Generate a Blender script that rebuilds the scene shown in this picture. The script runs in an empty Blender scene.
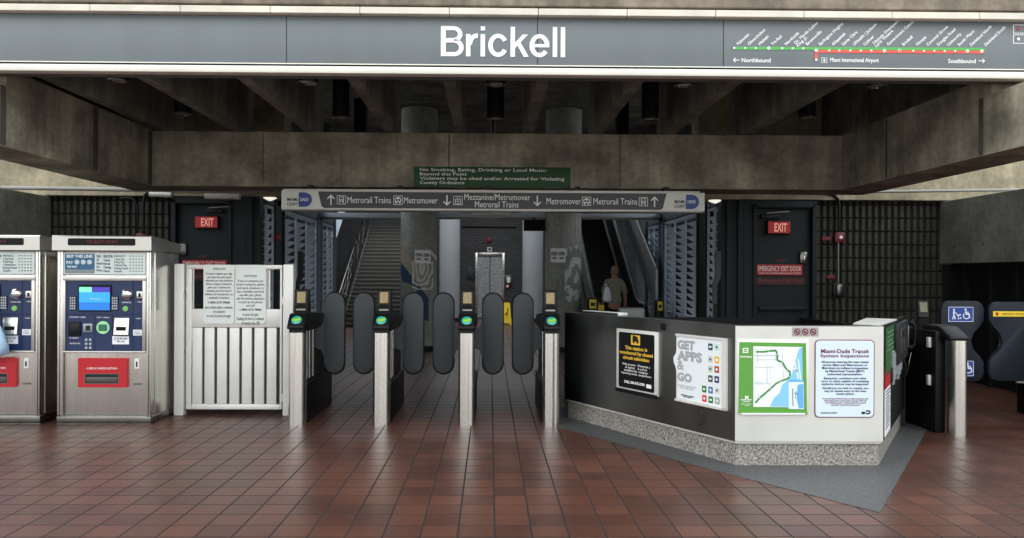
import bpy, bmesh, math, random
from mathutils import Vector, Matrix, Euler
random.seed(7)
PI = math.pi
SC = bpy.context.scene
COL = SC.collection

# ------------------------------------------------------------------ camera
F = 800.0                      # focal length in pixels of the 1024 wide frame
HC = 1.5
YAW, ROLL = math.atan(0.0144), 0.0045
cam_data = bpy.data.cameras.new('camera')
cam_data.sensor_width = 36.0
cam_data.lens = 36.0 * F / 1024.0
cam_data.shift_x = 10.5 / 1024.0
cam_data.shift_y = 7.0 / 1024.0
cam_data.clip_end = 500
cam = bpy.data.objects.new('camera', cam_data)
COL.objects.link(cam)
CR = Matrix.Rotation(-YAW, 3, 'Z') @ Matrix.Rotation(PI / 2, 3, 'X') @ Matrix.Rotation(ROLL, 3, 'Z')
cam.matrix_world = Matrix.Translation((0, 0, HC)) @ CR.to_4x4()
SC.camera = cam

def ray(u, v):
    return CR @ Vector(((u - 501.5) / F, -(v - 276.0) / F, -1.0))
def at(u, v, Y):
    """the point of the place at depth Y that the photograph shows at u, v"""
    d = ray(u, v); t = Y / d.y
    return Vector((d.x * t, Y, HC + d.z * t))
def on_plane(u, v, p, n):
    d = ray(u, v); o = Vector((0, 0, HC)); p = Vector(p); n = Vector(n)
    return o + d * ((p - o).dot(n) / d.dot(n))

# ------------------------------------------------------------------ sky, sun, exposure
world = bpy.data.worlds.new('sky'); SC.world = world
world.use_nodes = True
wn = world.node_tree; wn.nodes.clear()
w_out = wn.nodes.new('ShaderNodeOutputWorld'); w_bg = wn.nodes.new('ShaderNodeBackground')
w_ramp = wn.nodes.new('ShaderNodeValToRGB'); w_geo = wn.nodes.new('ShaderNodeTexCoord'); w_sep = wn.nodes.new('ShaderNodeSeparateXYZ')
wn.links.new(w_geo.outputs['Generated'], w_sep.inputs[0]); wn.links.new(w_sep.outputs['Z'], w_ramp.inputs[0])
# low on the horizon: invented dark blocks added with gaps, so the steel reflects streaks
w_n = wn.nodes.new('ShaderNodeTexNoise'); w_n.inputs['Scale'].default_value = 4.5; w_n.inputs['Detail'].default_value = 2
w_m = wn.nodes.new('ShaderNodeMapping'); w_m.inputs['Scale'].default_value = (1, 1, 0.15); wn.links.new(w_geo.outputs['Generated'], w_m.inputs[0]); wn.links.new(w_m.outputs[0], w_n.inputs['Vector'])
w_r = wn.nodes.new('ShaderNodeMapRange'); w_r.inputs[1].default_value = 0.47; w_r.inputs[2].default_value = 0.53; w_r.inputs[3].default_value = 0.42; w_r.inputs[4].default_value = 1.0; wn.links.new(w_n.outputs['Fac'], w_r.inputs[0])
w_h = wn.nodes.new('ShaderNodeMapRange'); w_h.inputs[1].default_value = 0.16; w_h.inputs[2].default_value = 0.34; wn.links.new(w_sep.outputs['Z'], w_h.inputs[0])
w_x = wn.nodes.new('ShaderNodeMath'); w_x.operation = 'MAXIMUM'; wn.links.new(w_r.outputs[0], w_x.inputs[0]); wn.links.new(w_h.outputs[0], w_x.inputs[1])
w_v = wn.nodes.new('ShaderNodeVectorMath'); w_v.operation = 'SCALE'; wn.links.new(w_ramp.outputs[0], w_v.inputs[0]); wn.links.new(w_x.outputs[0], w_v.inputs['Scale'])
wn.links.new(w_v.outputs[0], w_bg.inputs[0]); wn.links.new(w_bg.outputs[0], w_out.inputs[0])
e = w_ramp.color_ramp.elements
e[0].position = 0.0; e[0].color = (0.55, 0.55, 0.54, 1)
e[1].position = 0.55; e[1].color = (0.95, 1.0, 1.06, 1)
k = e.new(0.10); k.color = (0.90, 0.92, 0.92, 1)
w_bg.inputs[1].default_value = 2.85
SC.view_settings.view_transform = 'Standard'
SC.view_settings.look = 'None'
SC.view_settings.gamma = 1.0
SC.view_settings.use_curve_mapping = False
SC.view_settings.exposure = 0.0
try:
    SC.cycles.max_bounces = 10; SC.cycles.diffuse_bounces = 6; SC.cycles.glossy_bounces = 5
    SC.cycles.sample_clamp_indirect = 4.0
except Exception: pass

# ------------------------------------------------------------------ materials
def lin(c):
    if max(c) > 1.0001 or True:
        c = [x / 255.0 for x in c]
    return tuple((x / 12.92 if x <= 0.04045 else ((x + 0.055) / 1.055) ** 2.4) for x in c[:3]) + (1.0,)
MATS = {}
def mat(name, rgb, rough=0.6, metal=0.0, var=0.0, scale=6.0, bump=0.0, bscale=None, emit=0.0, stretch=None, spec=0.5, aniso=0.0, rvar=0.0, coat=0.0, trans=0.0):
    """procedural material: a base colour, noise that varies it, and noise relief"""
    if name in MATS: return MATS[name]
    m = bpy.data.materials.new(name); m.use_nodes = True
    nt = m.node_tree; b = nt.nodes['Principled BSDF']
    c = lin(rgb)
    if metal < 0.5 and emit == 0 and max(c[:3]) < 0.62: c = tuple(x * 0.76 for x in c[:3]) + (1.0,)
    if max(c[:3]) < 0.03 and metal == 0: spec = 0.25; rough = max(rough, 0.5)
    b.inputs['Base Color'].default_value = c; b.inputs['Roughness'].default_value = rough
    b.inputs['Metallic'].default_value = metal
    b.inputs['Specular IOR Level'].default_value = spec
    b.inputs['Anisotropic'].default_value = aniso
    b.inputs['Coat Weight'].default_value = coat
    b.inputs['Transmission Weight'].default_value = trans
    m.diffuse_color = c
    if var > 0 or bump > 0 or rvar > 0:
        tc = nt.nodes.new('ShaderNodeTexCoord'); mp = nt.nodes.new('ShaderNodeMapping')
        nt.links.new(tc.outputs['Object'], mp.inputs[0])
        if stretch: mp.inputs['Scale'].default_value = stretch
        nz = nt.nodes.new('ShaderNodeTexNoise'); nz.inputs['Scale'].default_value = scale; nz.inputs['Detail'].default_value = 6
        nt.links.new(mp.outputs[0], nz.inputs['Vector'])
        if var > 0:
            rp = nt.nodes.new('ShaderNodeValToRGB')
            rp.color_ramp.elements[0].position = 0.3; rp.color_ramp.elements[1].position = 0.72
            rp.color_ramp.elements[0].color = tuple(x * (1 - var) for x in c[:3]) + (1,)
            rp.color_ramp.elements[1].color = tuple(min(1, x * (1 + var)) for x in c[:3]) + (1,)
            nt.links.new(nz.outputs['Fac'], rp.inputs[0]); nt.links.new(rp.outputs[0], b.inputs['Base Color'])
        if rvar > 0:
            mr = nt.nodes.new('ShaderNodeMapRange'); mr.inputs[1].default_value = 0.3; mr.inputs[2].default_value = 0.7
            mr.inputs[3].default_value = max(0.03, rough - rvar); mr.inputs[4].default_value = min(1, rough + rvar)
            nt.links.new(nz.outputs['Fac'], mr.inputs[0]); nt.links.new(mr.outputs[0], b.inputs['Roughness'])
        if bump > 0:
            nb = nt.nodes.new('ShaderNodeTexNoise'); nb.inputs['Scale'].default_value = bscale or scale * 6; nb.inputs['Detail'].default_value = 4
            nt.links.new(mp.outputs[0], nb.inputs['Vector'])
            bp = nt.nodes.new('ShaderNodeBump'); bp.inputs['Strength'].default_value = bump; bp.inputs['Distance'].default_value = 0.02
            nt.links.new(nb.outputs['Fac'], bp.inputs['Height']); nt.links.new(bp.outputs[0], b.inputs['Normal'])
    if emit > 0:
        b.inputs['Emission Color'].default_value = c; b.inputs['Emission Strength'].default_value = emit
    MATS[name] = m
    return m

def concrete_mat(name, rgb, dark=0.55, seam=None, streak=1.0):
    """board-formed concrete: broad stains, vertical run marks, pits"""
    m = bpy.data.materials.new(name); m.use_nodes = True; nt = m.node_tree; N = nt.nodes; Lk = nt.links
    b = N['Principled BSDF']; b.inputs['Roughness'].default_value = 0.88; b.inputs['Specular IOR Level'].default_value = 0.25
    tc = N.new('ShaderNodeTexCoord')
    def noise(scale, stretch, det=6):
        mp = N.new('ShaderNodeMapping'); mp.inputs['Scale'].default_value = stretch; Lk.new(tc.outputs['Object'], mp.inputs[0])
        n = N.new('ShaderNodeTexNoise'); n.inputs['Scale'].default_value = scale; n.inputs['Detail'].default_value = det
        Lk.new(mp.outputs[0], n.inputs['Vector']); return n.outputs['Fac']
    c = tuple(x * 0.76 for x in lin(rgb)[:3]) + (1.0,)
    def ramp(src, a, pb, lo, hi):
        r = N.new('ShaderNodeMapRange'); r.inputs[1].default_value = a; r.inputs[2].default_value = pb
        r.inputs[3].default_value = lo; r.inputs[4].default_value = hi; Lk.new(src, r.inputs[0]); return r.outputs[0]
    n1 = ramp(noise(1.7, (1, 1, 1.3), 9), 0.36, 0.62, dark, 1.15)
    n2 = ramp(noise(2.2, (2.4, 2.4, 0.25)), 0.4, 0.7, 1.0 - 0.28 * streak, 1.08)
    n3 = ramp(noise(16, (1, 1, 1), 8), 0.35, 0.65, 0.84, 1.10)
    mul = N.new('ShaderNodeMath'); mul.operation = 'MULTIPLY'; Lk.new(n1, mul.inputs[0]); Lk.new(n2, mul.inputs[1])
    mul2 = N.new('ShaderNodeMath'); mul2.operation = 'MULTIPLY'; Lk.new(mul.outputs[0], mul2.inputs[0]); Lk.new(n3, mul2.inputs[1])
    vm = N.new('ShaderNodeVectorMath'); vm.operation = 'SCALE'; vm.inputs[0].default_value = c[:3]; Lk.new(mul2.outputs[0], vm.inputs['Scale'])
    Lk.new(vm.outputs[0], b.inputs['Base Color'])
    bp = N.new('ShaderNodeBump'); bp.inputs['Strength'].default_value = 0.35; bp.inputs['Distance'].default_value = 0.01
    Lk.new(noise(60, (1, 1, 1)), bp.inputs['Height']); Lk.new(bp.outputs[0], b.inputs['Normal'])
    MATS[name] = m; return m

def floor_mat():
    m = bpy.data.materials.new('quarry tile'); m.use_nodes = True; nt = m.node_tree; N = nt.nodes; Lk = nt.links
    b = N['Principled BSDF']; tc = N.new('ShaderNodeTexCoord'); b.inputs['Specular IOR Level'].default_value = 0.42
    mp = N.new('ShaderNodeMapping'); Lk.new(tc.outputs['Object'], mp.inputs[0])
    mp.inputs['Location'].default_value = (-0.035 + 0.215 * 200, -0.085 + 0.215 * 200, 0)
    br = N.new('ShaderNodeTexBrick'); br.offset = 0.0; br.inputs['Scale'].default_value = 1.0
    br.inputs['Brick Width'].default_value = 0.215; br.inputs['Row Height'].default_value = 0.215
    br.inputs['Mortar Size'].default_value = 0.0066; br.inputs['Mortar Smooth'].default_value = 0.3; br.inputs['Bias'].default_value = -0.1
    br.inputs['Color1'].default_value = lin((103, 64, 50)); br.inputs['Color2'].default_value = lin((80, 49, 40)); br.inputs['Mortar'].default_value = lin((30, 27, 26))
    Lk.new(mp.outputs[0], br.inputs['Vector'])
    n = N.new('ShaderNodeTexNoise'); n.inputs['Scale'].default_value = 0.9; n.inputs['Detail'].default_value = 7; Lk.new(tc.outputs['Object'], n.inputs['Vector'])
    r = N.new('ShaderNodeMapRange'); r.inputs[1].default_value = 0.32; r.inputs[2].default_value = 0.68; r.inputs[3].default_value = 0.52; r.inputs[4].default_value = 0.84; Lk.new(n.outputs['Fac'], r.inputs[0])
    n2 = N.new('ShaderNodeTexNoise'); n2.inputs['Scale'].default_value = 38; n2.inputs['Detail'].default_value = 3; Lk.new(tc.outputs['Object'], n2.inputs['Vector'])
    r2 = N.new('ShaderNodeMapRange'); r2.inputs[1].default_value = 0.3; r2.inputs[2].default_value = 0.7; r2.inputs[3].default_value = 0.88; r2.inputs[4].default_value = 1.1; Lk.new(n2.outputs['Fac'], r2.inputs[0])
    mu = N.new('ShaderNodeMath'); mu.operation = 'MULTIPLY'; Lk.new(r.outputs[0], mu.inputs[0]); Lk.new(r2.outputs[0], mu.inputs[1])
    vm = N.new('ShaderNodeVectorMath'); vm.operation = 'SCALE'; Lk.new(br.outputs['Color'], vm.inputs[0]); Lk.new(mu.outputs[0], vm.inputs['Scale'])
    Lk.new(vm.outputs[0], b.inputs['Base Color'])
    rr = N.new('ShaderNodeMapRange'); rr.inputs[3].default_value = 0.26; rr.inputs[4].default_value = 0.44; Lk.new(n.outputs['Fac'], rr.inputs[0])
    mx = N.new('ShaderNodeMath'); mx.operation = 'MULTIPLY_ADD'; Lk.new(br.outputs['Fac'], mx.inputs[0]); mx.inputs[1].default_value = 0.4; Lk.new(rr.outputs[0], mx.inputs[2])
    Lk.new(mx.outputs[0], b.inputs['Roughness'])
    bp = N.new('ShaderNodeBump'); bp.inputs['Strength'].default_value = 0.6; bp.inputs['Distance'].default_value = 0.003; bp.invert = True
    ad = N.new('ShaderNodeMath'); ad.operation = 'MULTIPLY_ADD'; Lk.new(n2.outputs['Fac'], ad.inputs[0]); ad.inputs[1].default_value = 0.12; Lk.new(br.outputs['Fac'], ad.inputs[2])
    Lk.new(ad.outputs[0], bp.inputs['Height']); Lk.new(bp.outputs[0], b.inputs['Normal'])
    return m

def tile_mat(name, c1, c2, mortar, w, h, off=0.0, ms=0.006, rough=0.4, axes='XZ'):
    m = bpy.data.materials.new(name); m.use_nodes = True; nt = m.node_tree; N = nt.nodes; Lk = nt.links
    b = N['Principled BSDF']; tc = N.new('ShaderNodeTexCoord'); sp = N.new('ShaderNodeSeparateXYZ'); cb = N.new('ShaderNodeCombineXYZ')
    Lk.new(tc.outputs['Object'], sp.inputs[0]); Lk.new(sp.outputs[axes[0]], cb.inputs[0]); Lk.new(sp.outputs[axes[1]], cb.inputs[1])
    br = N.new('ShaderNodeTexBrick'); br.offset = off; br.inputs['Scale'].default_value = 1.0
    br.inputs['Brick Width'].default_value = w; br.inputs['Row Height'].default_value = h; br.inputs['Mortar Size'].default_value = ms
    br.inputs['Color1'].default_value = lin(c1); br.inputs['Color2'].default_value = lin(c2); br.inputs['Mortar'].default_value = lin(mortar)
    Lk.new(cb.outputs[0], br.inputs['Vector']); Lk.new(br.outputs['Color'], b.inputs['Base Color']); b.inputs['Roughness'].default_value = rough
    MATS[name] = m; return m

M_conc = concrete_mat('beam concrete', (186, 178, 156))
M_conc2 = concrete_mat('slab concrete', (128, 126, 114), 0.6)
M_conc3 = concrete_mat('pale lintel concrete', (190, 179, 150), 0.7, streak=0.4)
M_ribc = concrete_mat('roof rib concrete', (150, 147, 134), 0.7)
M_pier = concrete_mat('grey pier paint', (172, 176, 168), 0.85, streak=0.3)
M_panel = concrete_mat('smooth grey parapet concrete', (128, 128, 122), 0.8, streak=0.4)
M_floor = floor_mat()
M_rib = mat('dark ribbed block', (68, 67, 59), 0.85, var=0.3, scale=5, bump=0.6, bscale=70)
M_steel = mat('brushed stainless steel', (226, 224, 216), 0.27, 1.0, var=0.10, scale=34, stretch=(1, 1, 0.02))
M_steelv = mat('satin stainless sheet', (205, 203, 196), 0.40, 1.0, var=0.05, scale=5, rvar=0.07)
M_steeld = mat('dull stainless sheet', (130, 128, 122), 0.30, 1.0, var=0.18, scale=2.0, rvar=0.08)
M_steelw = mat('pale painted steel', (222, 221, 214), 0.45, 0.25, var=0.05, scale=4)
M_teal = mat('dark teal painted steel', (32, 42, 46), 0.5, 0.0, var=0.10, scale=4)
M_blue = mat('slate blue painted steel', (120, 136, 152), 0.5, 0.0, var=0.08, scale=4)
M_louv = mat('pale blue grey louvre paint', (196, 208, 222), 0.6, 0.0, var=0.08, scale=4)
M_black = mat('black plastic', (14, 15, 16), 0.38, 0.0)
M_blackm = mat('matt black', (12, 12, 13), 0.7, 0.0)
M_dark = mat('charcoal plastic', (40, 42, 44), 0.45)
M_paddle = mat('slate grey paddle rubber', (54, 60, 62), 0.55, var=0.06, scale=20, bump=0.1, bscale=200)
M_paddleb = mat('dark navy paddle rubber', (34, 40, 50), 0.5, var=0.05, scale=20)
M_white = mat('white lettering', (240, 240, 236), 0.5)
M_signg = mat('blue grey sign enamel', (118, 127, 130), 0.42, var=0.05, scale=1.4, stretch=(3, 1, 0.4))
M_signd = mat('charcoal sign face', (62, 68, 68), 0.42)
M_signl = mat('light grey sign face', (226, 227, 218), 0.45)
M_cream = mat('cream white trim', (220, 217, 205), 0.5, var=0.06, scale=2)
M_blueD = mat('royal blue', (24, 70, 160), 0.4)
M_green = mat('dark green notice', (28, 84, 26), 0.55)
M_green2 = mat('bright green', (98, 170, 66), 0.45)
M_red = mat('red enamel', (200, 28, 40), 0.4)
M_red2 = mat('map red', (232, 84, 66), 0.45)
M_gline = mat('map green', (88, 196, 84), 0.45)
M_navy = mat('navy fascia', (26, 48, 92), 0.42, var=0.05, scale=8)
M_yellow = mat('yellow plastic', (236, 206, 40), 0.45)
M_granite = mat('speckled terrazzo granite', (158, 153, 144), 0.4, var=0.9, scale=60)
M_apron = mat('dark grey terrazzo', (82, 83, 83), 0.5, var=0.6, scale=45)
M_paper = mat('white paper sheet', (232, 236, 238), 0.4)
M_maroon = mat('maroon print', (128, 40, 56), 0.5)
M_ink = mat('black print', (40, 40, 42), 0.5)
M_inkb = mat('grey blue print', (104, 116, 128), 0.5)
M_water = mat('map blue', (132, 192, 232), 0.45)
M_gold = mat('gold print', (232, 190, 60), 0.5)
M_chrome = mat('polished chrome', (230, 230, 230), 0.08, 1.0)
M_treads = mat('dark granite stair', (84, 81, 76), 0.7, var=0.25, scale=30)
M_exitred = mat('exit sign red', (170, 20, 28), 0.4, emit=0.16)
M_exitw = mat('exit lettering glow', (240, 170, 150), 0.4, emit=0.35)
M_screen = mat('lit blue screen', (40, 140, 235), 0.2, emit=0.9)
M_screend = mat('lit deep blue screen', (28, 108, 190), 0.2, emit=0.7)
M_screenp = mat('lit purple screen', (60, 50, 150), 0.2, emit=0.8)
M_screeng = mat('lit green screen', (110, 215, 170), 0.2, emit=0.8)
M_led = mat('red led glow', (225, 30, 40), 0.4, emit=0.7)
M_tan = mat('small reader screen', (170, 146, 96), 0.3, var=0.2, scale=60)
M_tealglow = mat('target teal', (50, 160, 150), 0.25, emit=0.06)
M_limeglow = mat('target lime', (140, 195, 60), 0.25, emit=0.06)
M_skin = mat('skin', (178, 130, 104), 0.55)
M_shirt = mat('olive grey cloth', (150, 152, 132), 0.85, var=0.1, scale=30)
M_trouser = mat('black cloth', (26, 26, 30), 0.9)
M_hair = mat('grey hair', (165, 135, 115), 0.9)
M_bag = mat('white plastic film', (226, 232, 246), 0.35)
M_bagb = mat('pale blue plastic film', (158, 190, 216), 0.35, var=0.12, scale=18, bump=0.5, bscale=30)
M_tile = tile_mat('charcoal wall tile', (64, 65, 66), (48, 49, 50), (84, 84, 82), 0.2, 0.1, 0.5, 0.006)
M_elev = mat('patterned steel lift door', (190, 192, 192), 0.5, 0.2, var=0.6, scale=26)
M_lamp = mat('lit lamp lens', (255, 248, 232), 0.4, emit=0.9)

# ------------------------------------------------------------------ mesh helpers
class MB:
    def __init__(s): s.bm = bmesh.new(); s.mats = []; s.lay = None
    def mi(s, m):
        if m is None: return 0
        if m not in s.mats: s.mats.append(m)
        return s.mats.index(m)
    def box(s, x0, x1, y0, y1, z0, z1, bev=0.0, m=None, mx=None):
        T = Matrix.Translation(((x0 + x1) / 2, (y0 + y1) / 2, (z0 + z1) / 2)) @ Matrix.Diagonal((abs(x1 - x0), abs(y1 - y0), abs(z1 - z0), 1))
        if mx is not None: T = mx @ T
        n0 = s._pre(m)
        r = bmesh.ops.create_cube(s.bm, size=1, matrix=T)
        if bev > 0:
            es = list({e for v in r['verts'] for e in v.link_edges})
            bmesh.ops.bevel(s.bm, geom=es, offset=bev, segments=2, profile=0.5, affect='EDGES')
        s._m(n0, m); return s
    def _pre(s, m):
        if m is not None and s.lay is None:      # first second material: everything so far is done
            s.lay = s.bm.faces.layers.int.new('done')
            for f in s.bm.faces: f[s.lay] = 1
        return 0
    def nudge(s):
        s.k = getattr(s, 'k', 0) + 1; return s.k * 0.00012
    def _m(s, n0, m):
        if s.lay is None: return
        i = s.mi(m)
        for f in s.bm.faces:
            if not f[s.lay]: f.material_index = i; f[s.lay] = 1
    def cyl(s, p0, p1, r0, r1=None, seg=20, m=None, cap=True):
        p0 = Vector(p0); p1 = Vector(p1); d = p1 - p0; r1 = r0 if r1 is None else r1
        q = d.to_track_quat('Z', 'Y').to_matrix().to_4x4()
        n0 = s._pre(m)
        bmesh.ops.create_cone(s.bm, cap_ends=cap, segments=seg, radius1=r0, radius2=max(r1, 1e-5), depth=d.length, matrix=Matrix.Translation((p0 + p1) / 2) @ q)
        s._m(n0, m); return s
    def tube(s, pts, r, seg=10, m=None):
        pts = [Vector(p) for p in pts]; rings = []; n0 = s._pre(m)
        rr = r if isinstance(r, (list, tuple)) else [r] * len(pts)
        prev = None
        for i, p in enumerate(pts):
            t = (pts[min(i + 1, len(pts) - 1)] - pts[max(i - 1, 0)]).normalized()
            a = prev if prev is not None else (Vector((0, 0, 1)) if abs(t.z) < 0.9 else Vector((1, 0, 0)))
            x = (a - t * a.dot(t)).normalized(); prev = x; y = t.cross(x)
            rings.append([s.bm.verts.new(p + (x * math.cos(k * 2 * PI / seg) + y * math.sin(k * 2 * PI / seg)) * rr[i]) for k in range(seg)])
        for a, b in zip(rings, rings[1:]):
            for k in range(seg): s.bm.faces.new((a[k], a[(k + 1) % seg], b[(k + 1) % seg], b[k]))
        s.bm.faces.new(list(reversed(rings[0]))); s.bm.faces.new(rings[-1])
        s._m(n0, m); return s
    def prism(s, poly, vec, m=None):
        """poly: 3d points in order; vec: extrusion"""
        vec = Vector(vec); n0 = s._pre(m)
        a = [s.bm.verts.new(Vector(p)) for p in poly]; b = [s.bm.verts.new(Vector(p) + vec) for p in poly]
        n = len(a)
        s.bm.faces.new(a); s.bm.faces.new(list(reversed(b)))
        for i in range(n): s.bm.faces.new((a[i], b[i], b[(i + 1) % n], a[(i + 1) % n]))
        s._m(n0, m); return s
    def lathe(s, prof, c=(0, 0, 0), seg=28, m=None, a0=0.0, a1=2 * PI, sx=1.0, sy=1.0):
        n0 = s._pre(m); c = Vector(c); full = abs(a1 - a0 - 2 * PI) < 1e-6
        cnt = seg if full else seg + 1
        rings = []
        for r, z in prof:
            rings.append([s.bm.verts.new(c + Vector((math.cos(a0 + (a1 - a0) * k / seg) * r * sx, math.sin(a0 + (a1 - a0) * k / seg) * r * sy, z))) for k in range(cnt)])
        for a, b in zip(rings, rings[1:]):
            for k in range(seg):
                k2 = (k + 1) % cnt
                if not full and k + 1 >= cnt: continue
                try: s.bm.faces.new((a[k], a[k2], b[k2], b[k]))
                except ValueError: pass
        for rg in (rings[0], rings[-1]):
            try: s.bm.faces.new(rg)
            except ValueError: pass
        s._m(n0, m); return s
    def build(s, name, material=None, parent=None, smooth=None, loc=(0, 0, 0), rot=None):
        bmesh.ops.remove_doubles(s.bm, verts=s.bm.verts, dist=1e-6)
        bmesh.ops.recalc_face_normals(s.bm, faces=s.bm.faces)
        me = bpy.data.meshes.new(name); s.bm.to_mesh(me); s.bm.free()
        ms = list(s.mats)
        if ms and ms[0] is None: ms[0] = material
        if not ms or material is not None and material not in ms: ms = [material] + [x for x in ms if x is not None]
        for x in ms: me.materials.append(x)
        if smooth: 
            for p in me.polygons: p.use_smooth = True
            me.set_sharp_from_angle(angle=math.radians(smooth))
        o = bpy.data.objects.new(name, me); COL.objects.link(o)
        o.location = loc
        if rot: o.rotation_euler = rot
        if parent: o.parent = parent
        return o
def MBn():
    b = MB(); b.mats = [None]; return b

def tag(o, label=None, cat=None, group=None, kind=None):
    if label: o['label'] = label
    if cat: o['category'] = cat
    if group: o['group'] = group
    if kind: o['kind'] = kind
    return o
def thing(name, label, cat, loc=(0, 0, 0), rz=0.0, group=None):
    o = bpy.data.objects.new(name, None); COL.objects.link(o); o.empty_display_size = 0.1
    o.location = loc; o.rotation_euler = (0, 0, rz)
    return tag(o, label, cat, group)
def struct(name, mb, m, label=None, cat=None):
    o = mb.build(name, m); tag(o, label, cat, None, 'structure'); return o
def bx(name, m, parent, x0, x1, y0, y1, z0, z1, bev=0.0, label=None):
    o = MBn().box(x0, x1, y0, y1, z0, z1, bev).build(name, m, parent, smooth=35 if bev else None)
    if label: o['label'] = label
    return o
def copy_tree(o, parent=None):
    c = o.copy(); COL.objects.link(c); c.parent = parent
    for ch in list(o.children): copy_tree(ch, c)
    return c

SIGN_FONT = None
def text_mesh(lines, size, align='LEFT', sx=1.0, bold=0.0, gap=1.0, depth=0.001, res=2, shear=0.0, spacing=1.0):
    cu = bpy.data.curves.new('t', 'FONT'); cu.body = lines; cu.size = size; cu.align_x = align; cu.align_y = 'CENTER'
    if SIGN_FONT: cu.font = SIGN_FONT
    cu.space_line = gap; cu.offset = bold; cu.extrude = depth; cu.resolution_u = res; cu.shear = shear; cu.space_character = spacing
    o = bpy.data.objects.new('t', cu); COL.objects.link(o)
    dg = bpy.context.evaluated_depsgraph_get()
    me = bpy.data.meshes.new_from_object(o.evaluated_get(dg))
    bpy.data.objects.remove(o); bpy.data.curves.remove(cu)
    me.transform(Matrix.Diagonal((sx, 1, 1, 1)))
    return me
def text(lines, size, x, y, z, m, parent, align='LEFT', sx=1.0, bold=0.0, gap=1.0, name='lettering', rot=None, w=None, h=None, tilt=0.0, res=2, cx=None, spacing=1.0, depth=0.001):
    """lettering on a plane facing -Y. w/h stretch the block to this width / height"""
    me = text_mesh(lines, size, align, 1.0, bold, gap, res=res, spacing=spacing, depth=depth)
    if len(me.vertices) and (w or h):
        xs = [v.co.x for v in me.vertices]; ys = [v.co.y for v in me.vertices]
        fx = (w / (max(xs) - min(xs))) if w else 1.0; fy = (h / (max(ys) - min(ys))) if h else 1.0
        if w and not h: fy = 1.0
        me.transform(Matrix.Translation((0, -(max(ys) + min(ys)) / 2, 0)))
        me.transform(Matrix.Diagonal((fx, fy, 1, 1)))
        xs = [v.co.x for v in me.vertices]
        if align == 'LEFT': me.transform(Matrix.Translation((-min(xs), 0, 0)))
        elif align == 'CENTER': me.transform(Matrix.Translation((-(max(xs) + min(xs)) / 2, 0, 0)))
        else: me.transform(Matrix.Translation((-max(xs), 0, 0)))
    elif sx != 1.0: me.transform(Matrix.Diagonal((sx, 1, 1, 1)))
    if tilt: me.transform(Matrix.Rotation(tilt, 4, 'Z'))
    me.transform(Matrix.Rotation(PI / 2, 4, 'X'))
    me.materials.clear(); me.materials.append(m)
    o = bpy.data.objects.new(name, me); COL.objects.link(o); o.location = (x, y, z)
    if parent: o.parent = parent
    return o
def flat(mb, pts, y, d=0.002, m=None):
    """a thin plate facing -Y: pts are (x, z)"""
    return mb.prism([(p[0], y, p[1]) for p in pts], (0, -d, 0), m)
def disc_pts(cx, cz, r, n=20, rz=None):
    rz = rz or r
    return [(cx + r * math.cos(2 * PI * i / n), cz + rz * math.sin(2 * PI * i / n)) for i in range(n)]
def rrect(x0, x1, z0, z1, r, n=4):
    out = []
    for cx, cz, a in ((x1 - r, z1 - r, 0), (x0 + r, z1 - r, PI / 2), (x0 + r, z0 + r, PI), (x1 - r, z0 + r, 1.5 * PI)):
        for i in range(n + 1): out.append((cx + r * math.cos(a + i * PI / 2 / n), cz + r * math.sin(a + i * PI / 2 / n)))
    return out

# ================================================================== THE SETTING
struct('floor', MBn().box(-14, 14, -10, 31, -0.2, 0.0), M_floor, 'red brown quarry tile floor of the station concourse')
# dark terrazzo apron let into the tiles around the booth
ap = [(2.49, 5.06), (2.05, 5.72), (1.75, 6.15), (0.69, 7.95), (0.55, 8.9), (1.4, 9.6), (4.4, 9.6), (4.55, 8.45), (4.36, 7.9)]
struct('trim_1', MBn().prism([(x, y, -0.05) for x, y in ap], (0, 0, 0.054)), M_apron, 'dark grey terrazzo apron around the booth')

# main transverse beam, side beams
XL, XR = -4.2, 4.42
def beam(name, x0, x1, y0, y1, z0, z1, label, grooves=()):
    mb = MBn().box(x0, x1, y0, y1, z0, z1, 0.015)
    for (a, b, c, d, e_, f_) in grooves: mb.box(a, b, c, d, e_, f_, 0, MATS['joint shadow'])
    return struct(name, mb, M_conc, label)
mat('joint shadow', (84, 80, 70), 0.9)
zb, zt = 2.60, 3.285
bm_ = MBn().box(XL - 0.5, XR + 0.55, 10.0, 10.6, zb, zt, 0.012)
for u, w in ((449, 0.006), (263, 0.004), (620, 0.006), (714, 0.03)):
    X = at(u, 160, 10).x
    bm_.box(X - w, X + w, 9.992, 10.05, zb + 0.02, zt - 0.01, 0, MATS['joint shadow'] if w < 0.02 else None)
struct('trim_2', bm_, M_conc, 'long concrete cross beam over the fare gates')
for nm, x0, x1, inner, lab in (('trim_3', XL - 0.52, XL, XL, 'left concrete side beam'), ('trim_4', XR, XR + 0.55, XR, 'right concrete side beam')):
    mb = MBn().box(x0, x1, 7.0, 10.02, zb - 0.001, zt + 0.002, 0.0).box(x0, x1, 6.5, 7.0, zb - 0.001, 3.13, 0.0)
    s = 1 if inner == XL else -1
    for y, w in ((8.57, 0.05), (6.95, 0.04), (9.93, 0.05)) if s > 0 else ((8.86, 0.01), (7.14, 0.03)):
        mb.box(inner - 0.01, inner + s * 0.004, y - w, y + w, zb + 0.01, 3.12 if y < 7.2 else zt - 0.01, 0, MATS['joint shadow'])
    struct(nm, mb, M_conc, lab)
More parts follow.
